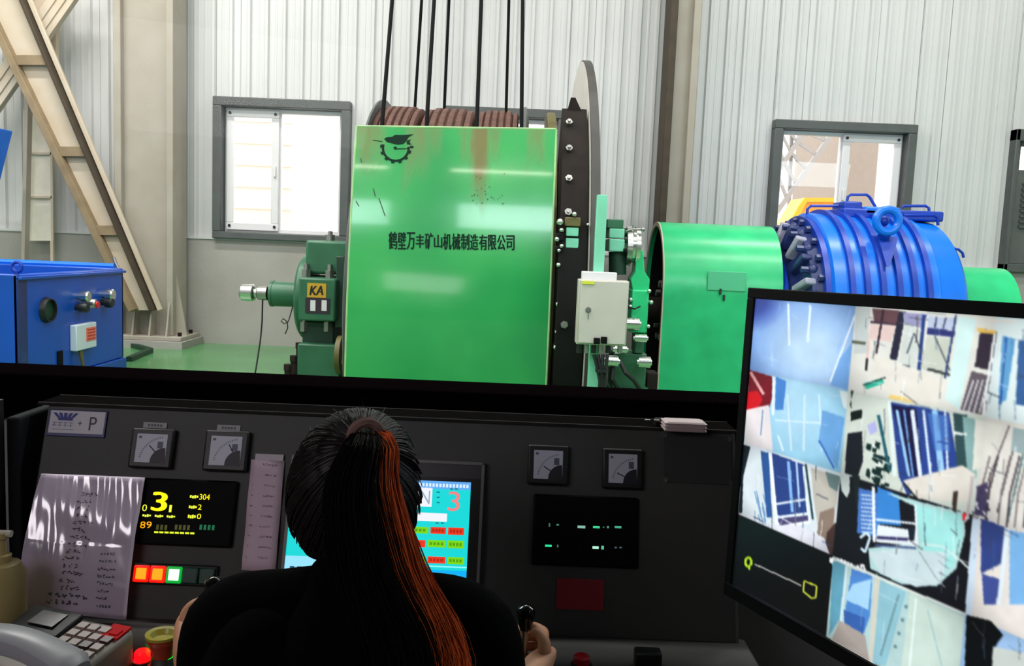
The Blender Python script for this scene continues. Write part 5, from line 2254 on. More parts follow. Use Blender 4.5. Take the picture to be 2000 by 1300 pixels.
e_u, e_v = 0.018 / CW, 0.018 / CH
sbox(b, -e_u, 4 + e_u, -e_v, 4 + e_v * 1.3, -0.045, -0.001)
m_bez = mat('bezel_black', (9, 8, 9), 0.6, spec=0.2)
part('housing', b, m_bez, mn, bevel=0.004)
for q in ((-e_u, 4 + e_u, -e_v, 0), (-e_u, 4 + e_u, 4, 4 + e_v * 1.3), (-e_u, 0, 0, 4), (4, 4 + e_u, 0, 4)):
    b = B()
    sbox(b, *q, -0.001, 0.004)
    part('bezel', b, m_bez, mn, bevel=0.0015)
b = B()
cpt = sp(2, 2.2, -0.06)
b.beam(sp(2, 2.2, -0.045), cpt, 0.14, 0.14)
mp_ = part('mount', b, m_black, mn)
b = B()
fx = V((cpt.x + 0.08, cpt.y - 0.0, 0))
fx = sp(2, 2.2, -0.09)
b.beam(fx, V((fx.x, fx.y, 0.02)), 0.05, 0.05)
b.box(fx.x - 0.2, fx.x + 0.2, fx.y - 0.2, fx.y + 0.2, 0, 0.02)
part('stand', b, m_black, mn)

# picture on the screen, drawn into a colour layer of a fine grid
GW, GH = 800, 450
IMG = np.zeros((GH + 1, GW + 1, 3))
_gx, _gy = np.meshgrid(np.arange(GW + 1) / GW * 4, np.arange(GH + 1) / GH * 4)
rng = np.random.default_rng(4)


def smooth_noise(cell, seed):
    r = np.random.default_rng(seed)
    ny, nx = max(2, int(GH / cell)) + 2, max(2, int(GW / cell)) + 2
    g = r.random((ny, nx))
    yy, xx = np.arange(GH + 1) / cell, np.arange(GW + 1) / cell
    y0, x0 = np.minimum(yy.astype(int), ny - 2), np.minimum(xx.astype(int), nx - 2)
    fy, fx_ = (yy - y0)[:, None], (xx - x0)[None, :]
    g00, g01, g10, g11 = g[np.ix_(y0, x0)], g[np.ix_(y0, x0 + 1)], g[np.ix_(y0 + 1, x0)], g[np.ix_(y0 + 1, x0 + 1)]
    return g00 * (1 - fy) * (1 - fx_) + g01 * (1 - fy) * fx_ + g10 * fy * (1 - fx_) + g11 * fy * fx_


def inside(pts):
    m = np.zeros(_gx.shape, bool)
    n = len(pts)
    j = n - 1
    for i in range(n):
        xi, yi = pts[i]
        xj, yj = pts[j]
        c = ((yi > _gy) != (yj > _gy)) & (_gx < (xj - xi) * (_gy - yi) / (yj - yi + 1e-12) + xi)
        m ^= c
        j = i
    return m


def fill(pts, col, alpha=1.0):
    """polygon given in photograph pixels"""
    m = inside([suv(*p) for p in pts])
    IMG[m] = IMG[m] * (1 - alpha) + np.array(col) / 255 * alpha


def line(pts, w, col, alpha=1.0):
    """poly-line in photograph pixels, w in pixels of the photograph"""
    for (a, c) in zip(pts, pts[1:]):
        d = V((c[0] - a[0], c[1] - a[1]))
        if d.length < 1e-6:
            continue
        n_ = V((-d.y, d.x)).normalized() * w / 2
        fill([(a[0] + n_.x, a[1] + n_.y), (c[0] + n_.x, c[1] + n_.y), (c[0] - n_.x, c[1] - n_.y), (a[0] - n_.x, a[1] - n_.y)], col, alpha)


def cell(c, r):
    return (_gx >= c) & (_gx < c + 1) & (_gy >= r) & (_gy < r + 1)


def blob(c, r, cu, cv, ru, rv, col, edge=2.0):
    """soft ellipse inside one cell"""
    m = cell(c, r)
    d = np.sqrt(((_gx - c - cu) / ru) ** 2 + ((_gy - r - cv) / rv) ** 2)
    a = np.clip((1 - d) * edge, 0, 1)[..., None] * m[..., None]
    IMG[:] = IMG * (1 - a) + np.array(col) / 255 * a


def base(c, r, col):
    IMG[cell(c, r)] = np.array(col) / 255


# top left view: pale blue wall
base(0, 0, (92, 138, 214))
blob(0, 0, 0.62, 0.62, 0.85, 1.0, (186, 216, 240), 1.2)
blob(0, 0, 0.0, 0.05, 0.35, 0.4, (62, 84, 176), 1.5)
line([(1540, 592), (1542, 675)], 4, (224, 240, 252))
line([(1583, 596), (1578, 668)], 4, (224, 240, 252))
line([(1674, 606), (1622, 745)], 3, (236, 244, 252))
line([(1662, 604), (1635, 690)], 3, (150, 190, 236))
fill([(1672, 660), (1664, 762), (1622, 752), (1640, 700)], (104, 160, 224), 0.8)
# yard view
base(1, 0, (222, 224, 216))
fill([(1672, 598), (1700, 600), (1694, 690), (1668, 690)], (196, 206, 204))
fill([(1704, 602), (1756, 606), (1752, 632), (1708, 628)], (98, 66, 74))
fill([(1700, 632), (1750, 636), (1740, 668), (1696, 662)], (226, 202, 196))
line([(1726, 604), (1712, 690)], 4, (42, 28, 40))
line([(1700, 628), (1752, 634)], 4, (60, 40, 56))
fill([(1756, 608), (1770, 609), (1752, 704), (1738, 700)], (34, 34, 56))
fill([(1764, 609), (1812, 614), (1800, 640), (1768, 634)], (150, 150, 188))
fill([(1768, 634), (1806, 640), (1796, 728), (1756, 706)], (206, 214, 208))
line([(1806, 614), (1794, 726)], 7, (38, 62, 128))
line([(1772, 690), (1786, 650), (1800, 690)], 3, (70, 84, 96))
fill([(1812, 640), (1866, 646), (1864, 658), (1810, 652)], (44, 52, 112))
fill([(1814, 616), (1868, 622), (1866, 644), (1812, 640)], (184, 196, 220))
line([(1830, 618), (1826, 640)], 3, (60, 62, 90))
line([(1848, 620), (1842, 642)], 3, (60, 62, 90))
fill([(1810, 656), (1860, 662), (1852, 736), (1800, 720)], (196, 204, 190))
line([(1826, 656), (1856, 724)], 3, (84, 90, 96))
line([(1812, 720), (1856, 732)], 5, (50, 58, 60))
line([(1868, 614), (1846, 738)], 4, (46, 64, 112))
fill([(1872, 618), (1908, 622), (1874, 800), (1846, 780), (1862, 700)], (206, 236, 234))
fill([(1704, 692), (1800, 724), (1846, 744), (1828, 798), (1738, 774), (1700, 740)], (224, 222, 212))
fill([(1688, 748), (1722, 738), (1728, 748), (1692, 760)], (36, 176, 144))
line([(1686, 752), (1730, 737)], 3, (40, 60, 60))
line([(1760, 764), (1796, 792)], 2, (120, 112, 110))
line([(1694, 700), (1692, 724)], 5, (40, 34, 40))
line([(1698, 664), (1694, 700)], 4, (226, 190, 186))
fill([(1664, 664), (1692, 668), (1690, 674), (1664, 670)], (90, 96, 80))
fill([(1738, 770), (1764, 774), (1792, 790), (1735, 786)], (240, 206, 120))
# shaft house view at the right
base(2, 0, (216, 232, 232))
fill([(1890, 620), (2080, 640), (2080, 640), (1950, 628)], (250, 222, 196))
fill([(1916, 640), (1948, 648), (1936, 724), (1904, 716)], (50, 42, 56))
fill([(1898, 724), (1936, 734), (1922, 810), (1876, 800)], (96, 88, 96))
for k in range(4):
    line([(1902 + k * 9, 742), (1880 + k * 11, 806)], 3, (224, 224, 232))
line([(1944, 646), (1920, 810)], 5, (240, 244, 244))
fill([(1958, 655), (1984, 662), (1966, 780), (1950, 790)], (96, 160, 206))
line([(1966, 658), (1954, 790)], 4, (50, 90, 170))
fill([(1990, 664), (2080, 680), (2060, 800), (1984, 790)], (56, 96, 150))
fill([(1908, 640), (1946, 646), (1944, 652), (1912, 650)], (232, 190, 90))
# second row
base(0, 1, (136, 194, 224))
blob(0, 1, 0.55, 0.35, 0.6, 0.9, (172, 216, 238), 1.3)
fill([(1464, 722), (1508, 735), (1510, 770), (1500, 806), (1460, 790)], (120, 18, 34))
line([(1466, 726), (1492, 770)], 6, (232, 170, 170))
fill([(1458, 766), (1480, 762), (1490, 780), (1474, 810), (1458, 800)], (206, 16, 30))
fill([(1458, 800), (1502, 790), (1510, 880), (1454, 868)], (226, 220, 222))
line([(1490, 800), (1486, 850)], 3, (120, 150, 190))
fill([(1516, 735), (1536, 744), (1530, 800), (1514, 800)], (70, 130, 206))
line([(1512, 735), (1510, 810)], 6, (222, 240, 248))
for x0, x1 in ((1538, 1546), (1572, 1570), (1600, 1606)):
    line([(x0, 770), (x1, 880)], 4, (210, 234, 246), 0.8)
fill([(1606, 800), (1650, 815), (1636, 915), (1600, 860)], (92, 150, 212), 0.8)
line([(1600, 860), (1630, 914)], 4, (60, 110, 190))
line([(1514, 820), (1604, 826)], 3, (210, 236, 246))
line([(1530, 880), (1520, 850)], 4, (210, 236, 246))
fill([(1640, 762), (1664, 766), (1660, 800), (1648, 796)], (220, 236, 236))
base(1, 1, (206, 216, 206))
fill([(1662, 762), (1668, 763), (1660, 790), (1664, 800)], (40, 56, 52))
fill([(1662, 804), (1684, 799), (1684, 816), (1662, 822)], (8, 22, 18))
fill([(1656, 846), (1684, 842), (1686, 900), (1676, 930), (1650, 924)], (22, 26, 34))
fill([(1694, 830), (1710, 822), (1714, 842), (1700, 850)], (176, 180, 232))
for k in range(26):
    x, y = 1690 + rng.random() * 44, 850 + rng.random() * 100
    w = rng.random() * 9 + 3
    fill([(x, y), (x + w, y + w * 0.4), (x + w * 0.7, y + w * 1.8), (x - w * 0.3, y + w)], (16, 40, 38) if rng.random() < 0.75 else (240, 246, 240))
line([(1716, 810), (1738, 920)], 6, (30, 90, 104))
line([(1738, 782), (1748, 930)], 8, (224, 240, 236))
fill([(1740, 784), (1854, 806), (1870, 900), (1866, 952), (1772, 966), (1756, 930)], (40, 66, 140))
fill([(1742, 790), (1790, 798), (1800, 900), (1796, 930), (1780, 930)], (22, 20, 60))
for (xa, xb, w, cc) in ((1752, 1776, 6, (150, 200, 238)), (1766, 1784, 4, (110, 160, 220)), (1782, 1798, 8, (222, 236, 246)), (1804, 1818, 5, (214, 232, 246)), (1826, 1840, 12, (150, 200, 240)), (1846, 1852, 4, (226, 238, 246))):
    line([(xa, 800), (xb, 930)], w, cc)
fill([(1812, 806), (1852, 812), (1856, 880), (1826, 880)], (80, 132, 206), 0.6)
fill([(1764, 944), (1862, 920), (1902, 924), (1880, 954), (1790, 974)], (30, 34, 36))
line([(1830, 862), (1856, 866)], 3, (50, 80, 150))
base(2, 1, (218, 216, 208))
fill([(1862, 806), (1890, 810), (1888, 960), (1872, 950)], (46, 74, 78))
fill([(1880, 812), (1905, 818), (1908, 930), (1892, 950)], (132, 172, 170))
fill([(1862, 842), (1890, 846), (1888, 850), (1864, 848)], (224, 234, 230))
line([(1972, 830), (1930, 940)], 3, (90, 80, 84))
line([(1990, 836), (1948, 1000)], 3, (80, 74, 78))
line([(2010, 838), (1968, 1020)], 4, (80, 110, 110))
fill([(1980, 834), (2060, 850), (2050, 900), (1974, 880)], (150, 170, 172))
fill([(1905, 820), (1960, 830), (1930, 905), (1900, 920)], (226, 226, 216))
# third row
base(0, 2, (214, 226, 232))
fill([(1452, 868), (1466, 872), (1452, 930), (1450, 1000), (1442, 1006)], (14, 24, 32))
fill([(1486, 880), (1502, 884), (1508, 1010), (1498, 1010)], (44, 84, 150))
fill([(1508, 884), (1572, 908), (1578, 1000), (1520, 1020)], (40, 62, 130))
line([(1504, 884), (1518, 1024)], 6, (240, 246, 250))
line([(1540, 900), (1548, 1000)], 6, (130, 180, 232))
line([(1556, 902), (1562, 990)], 4, (176, 206, 240))
line([(1570, 910), (1580, 1016)], 5, (226, 238, 246))
line([(1516, 984), (1578, 974)], 4, (232, 244, 250))
line([(1518, 1010), (1580, 1002)], 5, (232, 244, 250))
line([(1520, 1030), (1582, 1018)], 5, (244, 248, 250))
fill([(1522, 1012), (1578, 1006), (1579, 1016), (1523, 1026)], (74, 66, 110))
line([(1574, 906), (1588, 1014)], 4, (30, 60, 66))
fill([(1584, 912), (1640, 930), (1628, 1040), (1600, 1040), (1590, 980)], (190, 186, 176))
fill([(1612, 920), (1642, 930), (1636, 960), (1620, 950)], (80, 110, 112), 0.8)
fill([(1602, 1000), (1630, 990), (1625, 1088), (1596, 1040)], (140, 122, 108))
fill([(1615, 1040), (1632, 1020), (1628, 1088), (1612, 1072)], (70, 50, 46))
for k in range(12):
    x = 1474 + rng.random() * 20
    y = 930 + rng.random() * 100
    line([(x, y), (x + 6, y + 26)], 2, (110, 150, 190))
fill([(1444, 1000), (1500, 1026), (1560, 1024), (1610, 1050), (1622, 1086), (1442, 1012)], (222, 224, 234))
fill([(1640, 958), (1656, 968), (1650, 1086), (1626, 1084)], (36, 24, 30))
base(1, 2, (20, 22, 28))
fill([(1640, 922), (1660, 928), (1660, 960), (1654, 972), (1644, 958)], (200, 212, 208))
fill([(1664, 922), (1680, 930), (1676, 1010), (1668, 950)], (28, 34, 36))
fill([(1678, 952), (1716, 962), (1720, 1050), (1674, 1040)], (70, 118, 196))
for k in range(10):
    y = 966 + k * 8
    line([(1682, y), (1704, y + 2)], 2.5, (214, 232, 246))
line([(1706, 950), (1708, 1058)], 6, (236, 244, 248))
fill([(1714, 950), (1756, 966), (1760, 1026), (1714, 1022)], (56, 132, 210))
fill([(1728, 960), (1800, 980), (1882, 1000), (1886, 1040), (1868, 1110), (1830, 1144), (1760, 1140), (1700, 1110), (1696, 1070), (1790, 1060), (1790, 990)], (176, 214, 214))
fill([(1790, 985), (1880, 1006), (1880, 1050), (1860, 1110), (1800, 1080)], (160, 226, 222))
fill([(1696, 1078), (1760, 1070), (1850, 1080), (1840, 1140), (1790, 1146), (1720, 1120)], (198, 218, 222))
fill([(1714, 1024), (1790, 1036), (1790, 1066), (1712, 1058)], (226, 236, 240))
fill([(1714, 1046), (1774, 1050), (1774, 1056), (1713, 1052)], (48, 46, 96))
line([(1712, 1014), (1788, 1022)], 4, (232, 244, 250))
line([(1788, 985), (1792, 1068)], 4, (226, 240, 244))
fill([(1774, 1030), (1788, 1028), (1786, 1056), (1776, 1054)], (26, 34, 50))
line([(1710, 1064), (1790, 1070)], 4, (70, 80, 130))
line([(1680, 1050), (1692, 1040), (1700, 1048), (1690, 1078), (1682, 1070)], 5, (206, 232, 246))
line([(1800, 1062), (1840, 1066), (1872, 1090), (1893, 1110)], 3, (220, 232, 232))
line([(1795, 1076), (1830, 1130), (1846, 1146)], 2, (140, 160, 160))
fill([(1764, 938), (1880, 908), (1906, 926), (1890, 980), (1794, 974)], (220, 216, 206))
fill([(1862, 960), (1872, 958), (1868, 1002), (1860, 996)], (60, 48, 44))
fill([(1880, 1004), (1890, 1000), (1888, 1014), (1880, 1016)], (246, 30, 40))
fill([(1774, 966), (1870, 925), (1884, 930), (1796, 976)], (30, 32, 36), 0.0)
base(2, 2, (224, 218, 212))
for k, x in enumerate((1916, 1932, 1956, 1974, 1990, 2008)):
    line([(x + 18, 890), (x, 960), (x - 8, 1030)], 3.5, (60, 50, 60) if k % 2 else (120, 112, 116))
fill([(1908, 950), (1930, 940), (1926, 1010), (1904, 1004)], (70, 62, 96))
line([(1900, 930), (1890, 1010)], 6, (190, 180, 180))
fill([(1886, 1008), (1896, 1010), (1884, 1020)], (210, 210, 214))
for k in range(20):
    x, y = 1896 + rng.random() * 36, 950 + rng.random() * 60
    fill([(x, y), (x + 5, y + 2), (x + 3, y + 8)], (226, 226, 240) if k % 2 else (50, 44, 66))
# fourth row
base(0, 3, (10, 11, 11))
m_ = (1462, 1097)
for k in range(14):
    a, c = 2 * math.pi * k / 14, 2 * math.pi * (k + 1) / 14
    line([(m_[0] + 6 * math.cos(a), m_[1] + 9 * math.sin(a)), (m_[0] + 6 * math.cos(c), m_[1] + 9 * math.sin(c))], 5, (170, 214, 36))
line([(1463, 1104), (1464, 1112)], 4, (170, 214, 36))
line([(1474, 1101), (1566, 1143)], 2.5, (196, 196, 190))
for a, c in (((1571, 1134), (1596, 1144)), ((1596, 1144), (1594, 1166)), ((1594, 1166), (1586, 1168)), ((1586, 1168), (1569, 1154)), ((1569, 1154), (1571, 1134))):
    line([a, c], 3.2, (206, 220, 70))
base(1, 3, (176, 206, 206))
fill([(1626, 1092), (1654, 1104), (1640, 1210), (1620, 1240)], (96, 160, 184))
fill([(1664, 1110), (1704, 1124), (1700, 1200), (1688, 1236), (1650, 1200)], (78, 134, 206))
fill([(1666, 1140), (1702, 1130), (1696, 1190), (1650, 1170)], (164, 210, 240))
fill([(1648, 1190), (1690, 1206), (1686, 1240), (1650, 1224)], (54, 96, 170))
line([(1654, 1104), (1642, 1220)], 5, (206, 228, 236))
line([(1714, 1130), (1700, 1296)], 9, (206, 204, 190))
fill([(1640, 1210), (1690, 1240), (1700, 1300), (1624, 1250)], (168, 158, 152))
fill([(1720, 1132), (1770, 1156), (1730, 1300), (1704, 1296)], (140, 190, 204))
line([(1756, 1160), (1720, 1280)], 4, (108, 146, 152))
for k in range(4):
    y = 1180 + k * 26
    fill([(1768 - k * 7, y), (1774 - k * 7, y + 2), (1772 - k * 7, y + 8), (1766 - k * 7, y + 6)], (90, 130, 140))
fill([(1778, 1156), (1884, 1204), (1880, 1310), (1760, 1310)], (196, 216, 206))
line([(1790, 1168), (1776, 1310)], 4, (220, 236, 232))
line([(1812, 1190), (1840, 1300)], 3, (160, 196, 196))
fill([(1625, 1087), (1885, 1195), (1885, 1200), (1625, 1092)], (226, 232, 228))
base(2, 3, (150, 186, 226))
fill([(1916, 1012), (1962, 1028), (1956, 1100), (1916, 1120)], (48, 66, 130))
line([(1906, 1012), (1892, 1200)], 14, (206, 226, 244))
line([(1968, 1030), (1952, 1180)], 8, (214, 234, 246))
fill([(1972, 1034), (2080, 1060), (2060, 1180), (1972, 1180)], (120, 176, 226))
fill([(1918, 1120), (1952, 1130), (1946, 1180), (1922, 1180)], (62, 78, 146))
fill([(1888, 1200), (1936, 1212), (1960, 1240), (1944, 1262), (1936, 1320), (1884, 1320)], (10, 14, 16))
fill([(1940, 1262), (2080, 1290), (2080, 1340), (1936, 1330)], (196, 204, 200))
# column of views outside the frame of the photograph
for r_ in range(4):
    base(3, r_, ((120, 160, 206), (206, 204, 196), (60, 84, 140), (150, 190, 206))[r_])
    blob(3, r_, 0.5, 0.5, 0.6, 0.7, ((196, 216, 232), (228, 226, 220), (150, 186, 226), (206, 220, 220))[r_], 1.2)
# clutter of thin pipes, cables and edges inside the views
rc_ = random.Random(21)
ext = {(0, 0): (1480, 590, 1660, 740), (1, 0): (1680, 610, 1850, 760), (2, 0): (1890, 640, 2060, 800), (0, 1): (1470, 740, 1640, 900), (1, 1): (1670, 780, 1850, 960),
       (2, 1): (1870, 830, 2060, 1000), (0, 2): (1450, 890, 1620, 1070), (1, 2): (1690, 960, 1880, 1130), (2, 2): (1900, 900, 2060, 1080), (1, 3): (1630, 1120, 1870, 1290), (2, 3): (1900, 1030, 2060, 1280)}
for (c_, r_), (xa_, ya_, xb_, yb_) in ext.items():
    keep_ = IMG.copy()
    soft = (c_, r_) in ((0, 0), (0, 1), (1, 3))
    for k in range(9 if soft else 30):
        x, y = rc_.uniform(xa_, xb_), rc_.uniform(ya_, yb_)
        if rc_.random() < 0.65:
            dx, dy = rc_.uniform(-6, 2), rc_.uniform(12, 60)
        else:
            dx, dy = rc_.uniform(10, 40), rc_.uniform(2, 12) * (1 + r_ * 0.5)
        cc = rc_.choice(((236, 244, 248), (236, 244, 248), (40, 50, 70), (60, 90, 130), (110, 120, 120), (70, 60, 60)))
        line([(x, y), (x + dx * 0.5 + rc_.uniform(-2, 2), y + dy * 0.5), (x + dx, y + dy)], rc_.uniform(1.0, 2.8), (226, 240, 250) if soft else cc, rc_.uniform(0.15, 0.3) if soft else rc_.uniform(0.3, 0.75))
    m_ = ~cell(c_, r_)
    IMG[m_] = keep_[m_]
    d_ = np.sqrt((_gx - c_ - 0.5) ** 2 + (_gy - r_ - 0.5) ** 2)
    vg = 1 - 0.28 * np.clip((d_ - 0.45) / 0.3, 0, 1)
    IMG[~m_] *= vg[~m_][:, None]
# caption of one view
for k in range(9):
    if k != 5:
        fill([(1636 + k * 6.4, 1088 + k * 2.4), (1640 + k * 6.4, 1089.6 + k * 2.4), (1639.6 + k * 6.4, 1095 + k * 2.4), (1635.6 + k * 6.4, 1093.4 + k * 2.4)], (226, 226, 226))
fill([(1621, 1088), (1628, 1091), (1627, 1100), (1620, 1097)], (226, 226, 226))
fill([(1681, 1100), (1690, 1103), (1689, 1108), (1680, 1105)], (226, 226, 226))
for _ in range(2):                        # soften the drawing like a camera view
    for ax in (0, 1):
        IMG = (np.roll(IMG, 1, ax) + 2 * IMG + np.roll(IMG, -1, ax)) / 4
grain = smooth_noise(9, 1) * 0.3 + smooth_noise(22, 2) * 0.4 + smooth_noise(50, 3) * 0.3
lum = IMG.mean(axis=2, keepdims=True)
IMG *= 1 + (grain[..., None] - 0.5) * 0.12 * (lum > 0.08)
IMG = np.clip(IMG, 0, 1)
LIN = np.where(IMG <= 0.04045, IMG / 12.92, ((IMG + 0.055) / 1.055) ** 2.4)
me = bpy.data.meshes.new('screen')
Winv = WM[mn.name].inverted()
o0, ex, ey_ = Winv @ sp(0, 0, 0.0004), SX * CW * 4, SD * CH * 4
xs_ = np.arange(GW + 1) / GW
ys_ = np.arange(GH + 1) / GH
co = np.array(o0)[None, None, :] + xs_[None, :, None] * np.array(ex) + ys_[:, None, None] * np.array(ey_)
idx = np.arange((GW + 1) * (GH + 1)).reshape(GH + 1, GW + 1)
quads = np.stack([idx[:-1, :-1], idx[1:, :-1], idx[1:, 1:], idx[:-1, 1:]], axis=-1).reshape(-1, 4)
me.vertices.add(co.size // 3)
me.vertices.foreach_set('co', co.reshape(-1))
me.loops.add(quads.size)
me.loops.foreach_set('vertex_index', quads.reshape(-1).astype(np.int32))
me.polygons.add(len(quads))
me.polygons.foreach_set('loop_start', (np.arange(len(quads)) * 4).astype(np.int32))
me.update(calc_edges=True)
at = me.color_attributes.new('ink', 'FLOAT_COLOR', 'POINT')
at.data.foreach_set('color', np.concatenate([LIN, np.ones_like(LIN[..., :1])], axis=-1).reshape(-1).astype(np.float32))
me.materials.append(attr_mat('camera_views', 1.15, 0.35))
me.validate()
link('screen', me, mn)

# ------------------------------------------------------------------ the operator
def skin_into(b, nodes, edges, root, sub=2):
    """grow a surface round connected joints: nodes name -> (point, rx, ry)"""
    keys = list(nodes)
    me = bpy.data.meshes.new('grow')
    me.from_pydata([tuple(nodes[k][0]) for k in keys], [(keys.index(a), keys.index(c)) for a, c in edges], [])
    o = bpy.data.objects.new('grow', me)
    COL.objects.link(o)
    sk = o.modifiers.new('skin', 'SKIN')
    sk.use_smooth_shade = True
    sk.branch_smoothing = 0.3
    for i, k in enumerate(keys):
        sv = me.skin_vertices[0].data[i]
        sv.radius = (nodes[k][1], nodes[k][2])
        sv.use_root = (k == root)
    ss = o.modifiers.new('sub', 'SUBSURF')
    ss.levels = ss.render_levels = sub
    dg = bpy.context.evaluated_depsgraph_get()
    m2 = bpy.data.meshes.new_from_object(o.evaluated_get(dg))
    b.add([v.co.copy() for v in m2.vertices], [tuple(p.vertices) for p in m2.polygons])
    bpy.data.objects.remove(o)
    bpy.data.meshes.remove(me)
    bpy.data.meshes.remove(m2)


HC = P(696, 962, 1.20)
HT = Matrix.Rotation(rad(-30), 3, 'Z')       # the head is turned a little to the right                    # middle of the head
NB = P(694, 1118, 1.15)                   # base of the neck
SZ = NB.z - 0.035
cxp = NB.x
m_skin = mat('skin', (226, 160, 122), 0.5, noise=0.05, scale=20)
m_jacket = mat('black_jacket', (6, 6, 7), 1.0, spec=0.05, noise=0.2, scale=25, bump=0.25, bscale=18)
m_trouser = mat('dark_trousers', (30, 32, 42), 0.85)
m_hair = mat('dark_brown_hair', (19, 14, 13), 0.6, noise=0.2, scale=60, spec=0.3)
m_auburn = mat('lit_auburn_hair', (196, 88, 38), 0.5, noise=0.35, scale=40, spec=0.3)  # auburn hair, with the brightness of its lit side put into the colour

SL, SR = P(462, 1238, 1.14), P(914, 1248, 1.14)
EL, ER = P(418, 1560, 1.07), P(985, 1575, 1.07)
WL = KL + V((-0.014, -0.085, -0.066))
WR = KR + V((0.014, -0.085, -0.066))
HIP = V((cxp, 1.05, 0.545))

body = B()
nodes = {'pelvis': (HIP, 0.125, 0.10), 'waist': (V((cxp, 1.05, 0.74)), 0.11, 0.085), 'chest': (V((cxp, 1.07, 0.96)), 0.135, 0.095),
         'upper': (V((cxp, 1.10, SZ - 0.03)), 0.09, 0.07), 'neck': (NB + V((0, 0.01, 0.0)), 0.05, 0.05), 'nape': (NB + V((0, 0.03, 0.06)), 0.05, 0.05),
         'head': (HC + V((0, 0.01, -0.02)), 0.06, 0.065)}
edges = [('pelvis', 'waist'), ('waist', 'chest'), ('chest', 'upper'), ('upper', 'neck'), ('neck', 'nape'), ('nape', 'head')]
for sd, s, e, w in (('l', SL, EL, WL), ('r', SR, ER, WR)):
    sx = -1 if sd == 'l' else 1
    nodes['sh' + sd] = (s, 0.04, 0.04)
    nodes['up' + sd] = (s.lerp(e, 0.5), 0.026, 0.026)
    nodes['el' + sd] = (e, 0.026, 0.026)
    nodes['fa' + sd] = (e.lerp(w, 0.5), 0.026, 0.026)
    nodes['wr' + sd] = (w, 0.023, 0.027)
    kk = KR if sd == 'r' else KL
    nodes['pa' + sd] = (kk + V((sx * 0.024, -0.045, -0.056)), 0.018, 0.036)
    nodes['kn' + sd] = (kk + V((sx * 0.031, -0.004, -0.056)), 0.014, 0.036)
    edges += [('upper', 'sh' + sd), ('sh' + sd, 'up' + sd), ('up' + sd, 'el' + sd), ('el' + sd, 'fa' + sd), ('fa' + sd, 'wr' + sd), ('wr' + sd, 'pa' + sd), ('pa' + sd, 'kn' + sd)]
    h = HIP + V((sx * 0.095, 0.02, -0.02))
    k_ = V((HIP.x + sx * 0.12, 1.46, 0.55))
    a_ = V((HIP.x + sx * 0.12, 1.40, 0.10))
    nodes['hp' + sd] = (h, 0.085, 0.085)
    nodes['th' + sd] = (h.lerp(k_, 0.5), 0.075, 0.075)
    nodes['ke' + sd] = (k_, 0.055, 0.055)
    nodes['ca' + sd] = (k_.lerp(a_, 0.35), 0.052, 0.052)
    nodes['an' + sd] = (a_, 0.035, 0.035)
    nodes['to' + sd] = (a_ + V((0, 0.14, -0.055)), 0.035, 0.025)
    edges += [('pelvis', 'hp' + sd), ('hp' + sd, 'th' + sd), ('th' + sd, 'ke' + sd), ('ke' + sd, 'ca' + sd), ('ca' + sd, 'an' + sd), ('an' + sd, 'to' + sd)]
skin_into(body, nodes, edges, 'pelvis')
# skull with face features, looking at the window
HRX, HRY, HRZ = 0.077, 0.094, 0.112
nu, nv = 40, 28
vs = []
for j in range(nv + 1):
    t = math.pi * j / nv
    for i in range(nu):
        a = 2 * math.pi * i / nu
        d = V((math.sin(t) * math.cos(a), math.sin(t) * math.sin(a), math.cos(t)))
        k = 1.0
        if d.z < -0.1:
            k = 1 - 0.22 * (-d.z - 0.1) * (1.0 if d.y > -0.2 else 1.3)      # jaw narrows
        p = V((d.x * HRX * k, d.y * HRY * (k if d.y < 0 else 1), d.z * HRZ))
        if d.y > 0.3:
            fx, fz = d.x * 4.2, d.z
            p.y += 0.026 * math.exp(-(fx * 2.2) ** 2) * math.exp(-((fz + 0.22) / 0.16) ** 2)   # nose
            p.y += 0.010 * math.exp(-(fx * 1.1) ** 2) * math.exp(-((fz + 0.55) / 0.07) ** 2)   # lips
            for s in (-1, 1):
                p.y -= 0.010 * math.exp(-((fx - s * 1.6) / 0.7) ** 2) * math.exp(-((fz - 0.02) / 0.1) ** 2)  # eye sockets
        vs.append(HC + HT @ p)
fs = [(j * nu + i, (j + 1) * nu + i, (j + 1) * nu + (i + 1) % nu, j * nu + (i + 1) % nu) for j in range(nv) for i in range(nu)]
body.add(vs, fs)
for s in (-1, 1):                          # ears
    body.ball(HC + HT @ V((s * (HRX + 0.004), -0.002, -0.006)), 0.03, (0.32, 0.65, 1.0), 12, 8)
for sx, kk in ((1, KR), (-1, KL)):
    for i in range(4):
        z = -0.030 - 0.0185 * i
        ln = (0.95, 1.05, 1.0, 0.85)[i]
        r = (0.0088, 0.0092, 0.0088, 0.0078)[i]
        fn = {'a': (kk + V((sx * 0.033, -0.018, z)), r, r), 'b': (kk + V((sx * 0.035, 0.014, z)), r * 1.08, r * 1.08),
              'c': (kk + V((sx * 0.018, 0.014 + 0.020 * ln, z + 0.001)), r, r), 'd': (kk + V((-sx * 0.008, 0.008 + 0.017 * ln, z + 0.001)), r * 0.95, r * 0.95),
              'e': (kk + V((-sx * 0.0165, 0.0, z + 0.001)), r * 0.8, r * 0.8)}
        skin_into(body, fn, [('a', 'b'), ('b', 'c'), ('c', 'd'), ('d', 'e')], 'a', 2)
    fn = {'a': (kk + V((sx * 0.034, -0.050, -0.048)), 0.013, 0.013), 'b': (kk + V((sx * 0.032, -0.034, -0.022)), 0.0125, 0.0125),
          'c': (kk + V((sx * 0.022, -0.020, -0.012)), 0.0102, 0.0102), 'd': (kk + V((sx * 0.006, -0.016, -0.020)), 0.0085, 0.0085)}
    skin_into(body, fn, [('a', 'b'), ('b', 'c'), ('c', 'd')], 'a', 2)
person = part('person', body, m_skin)
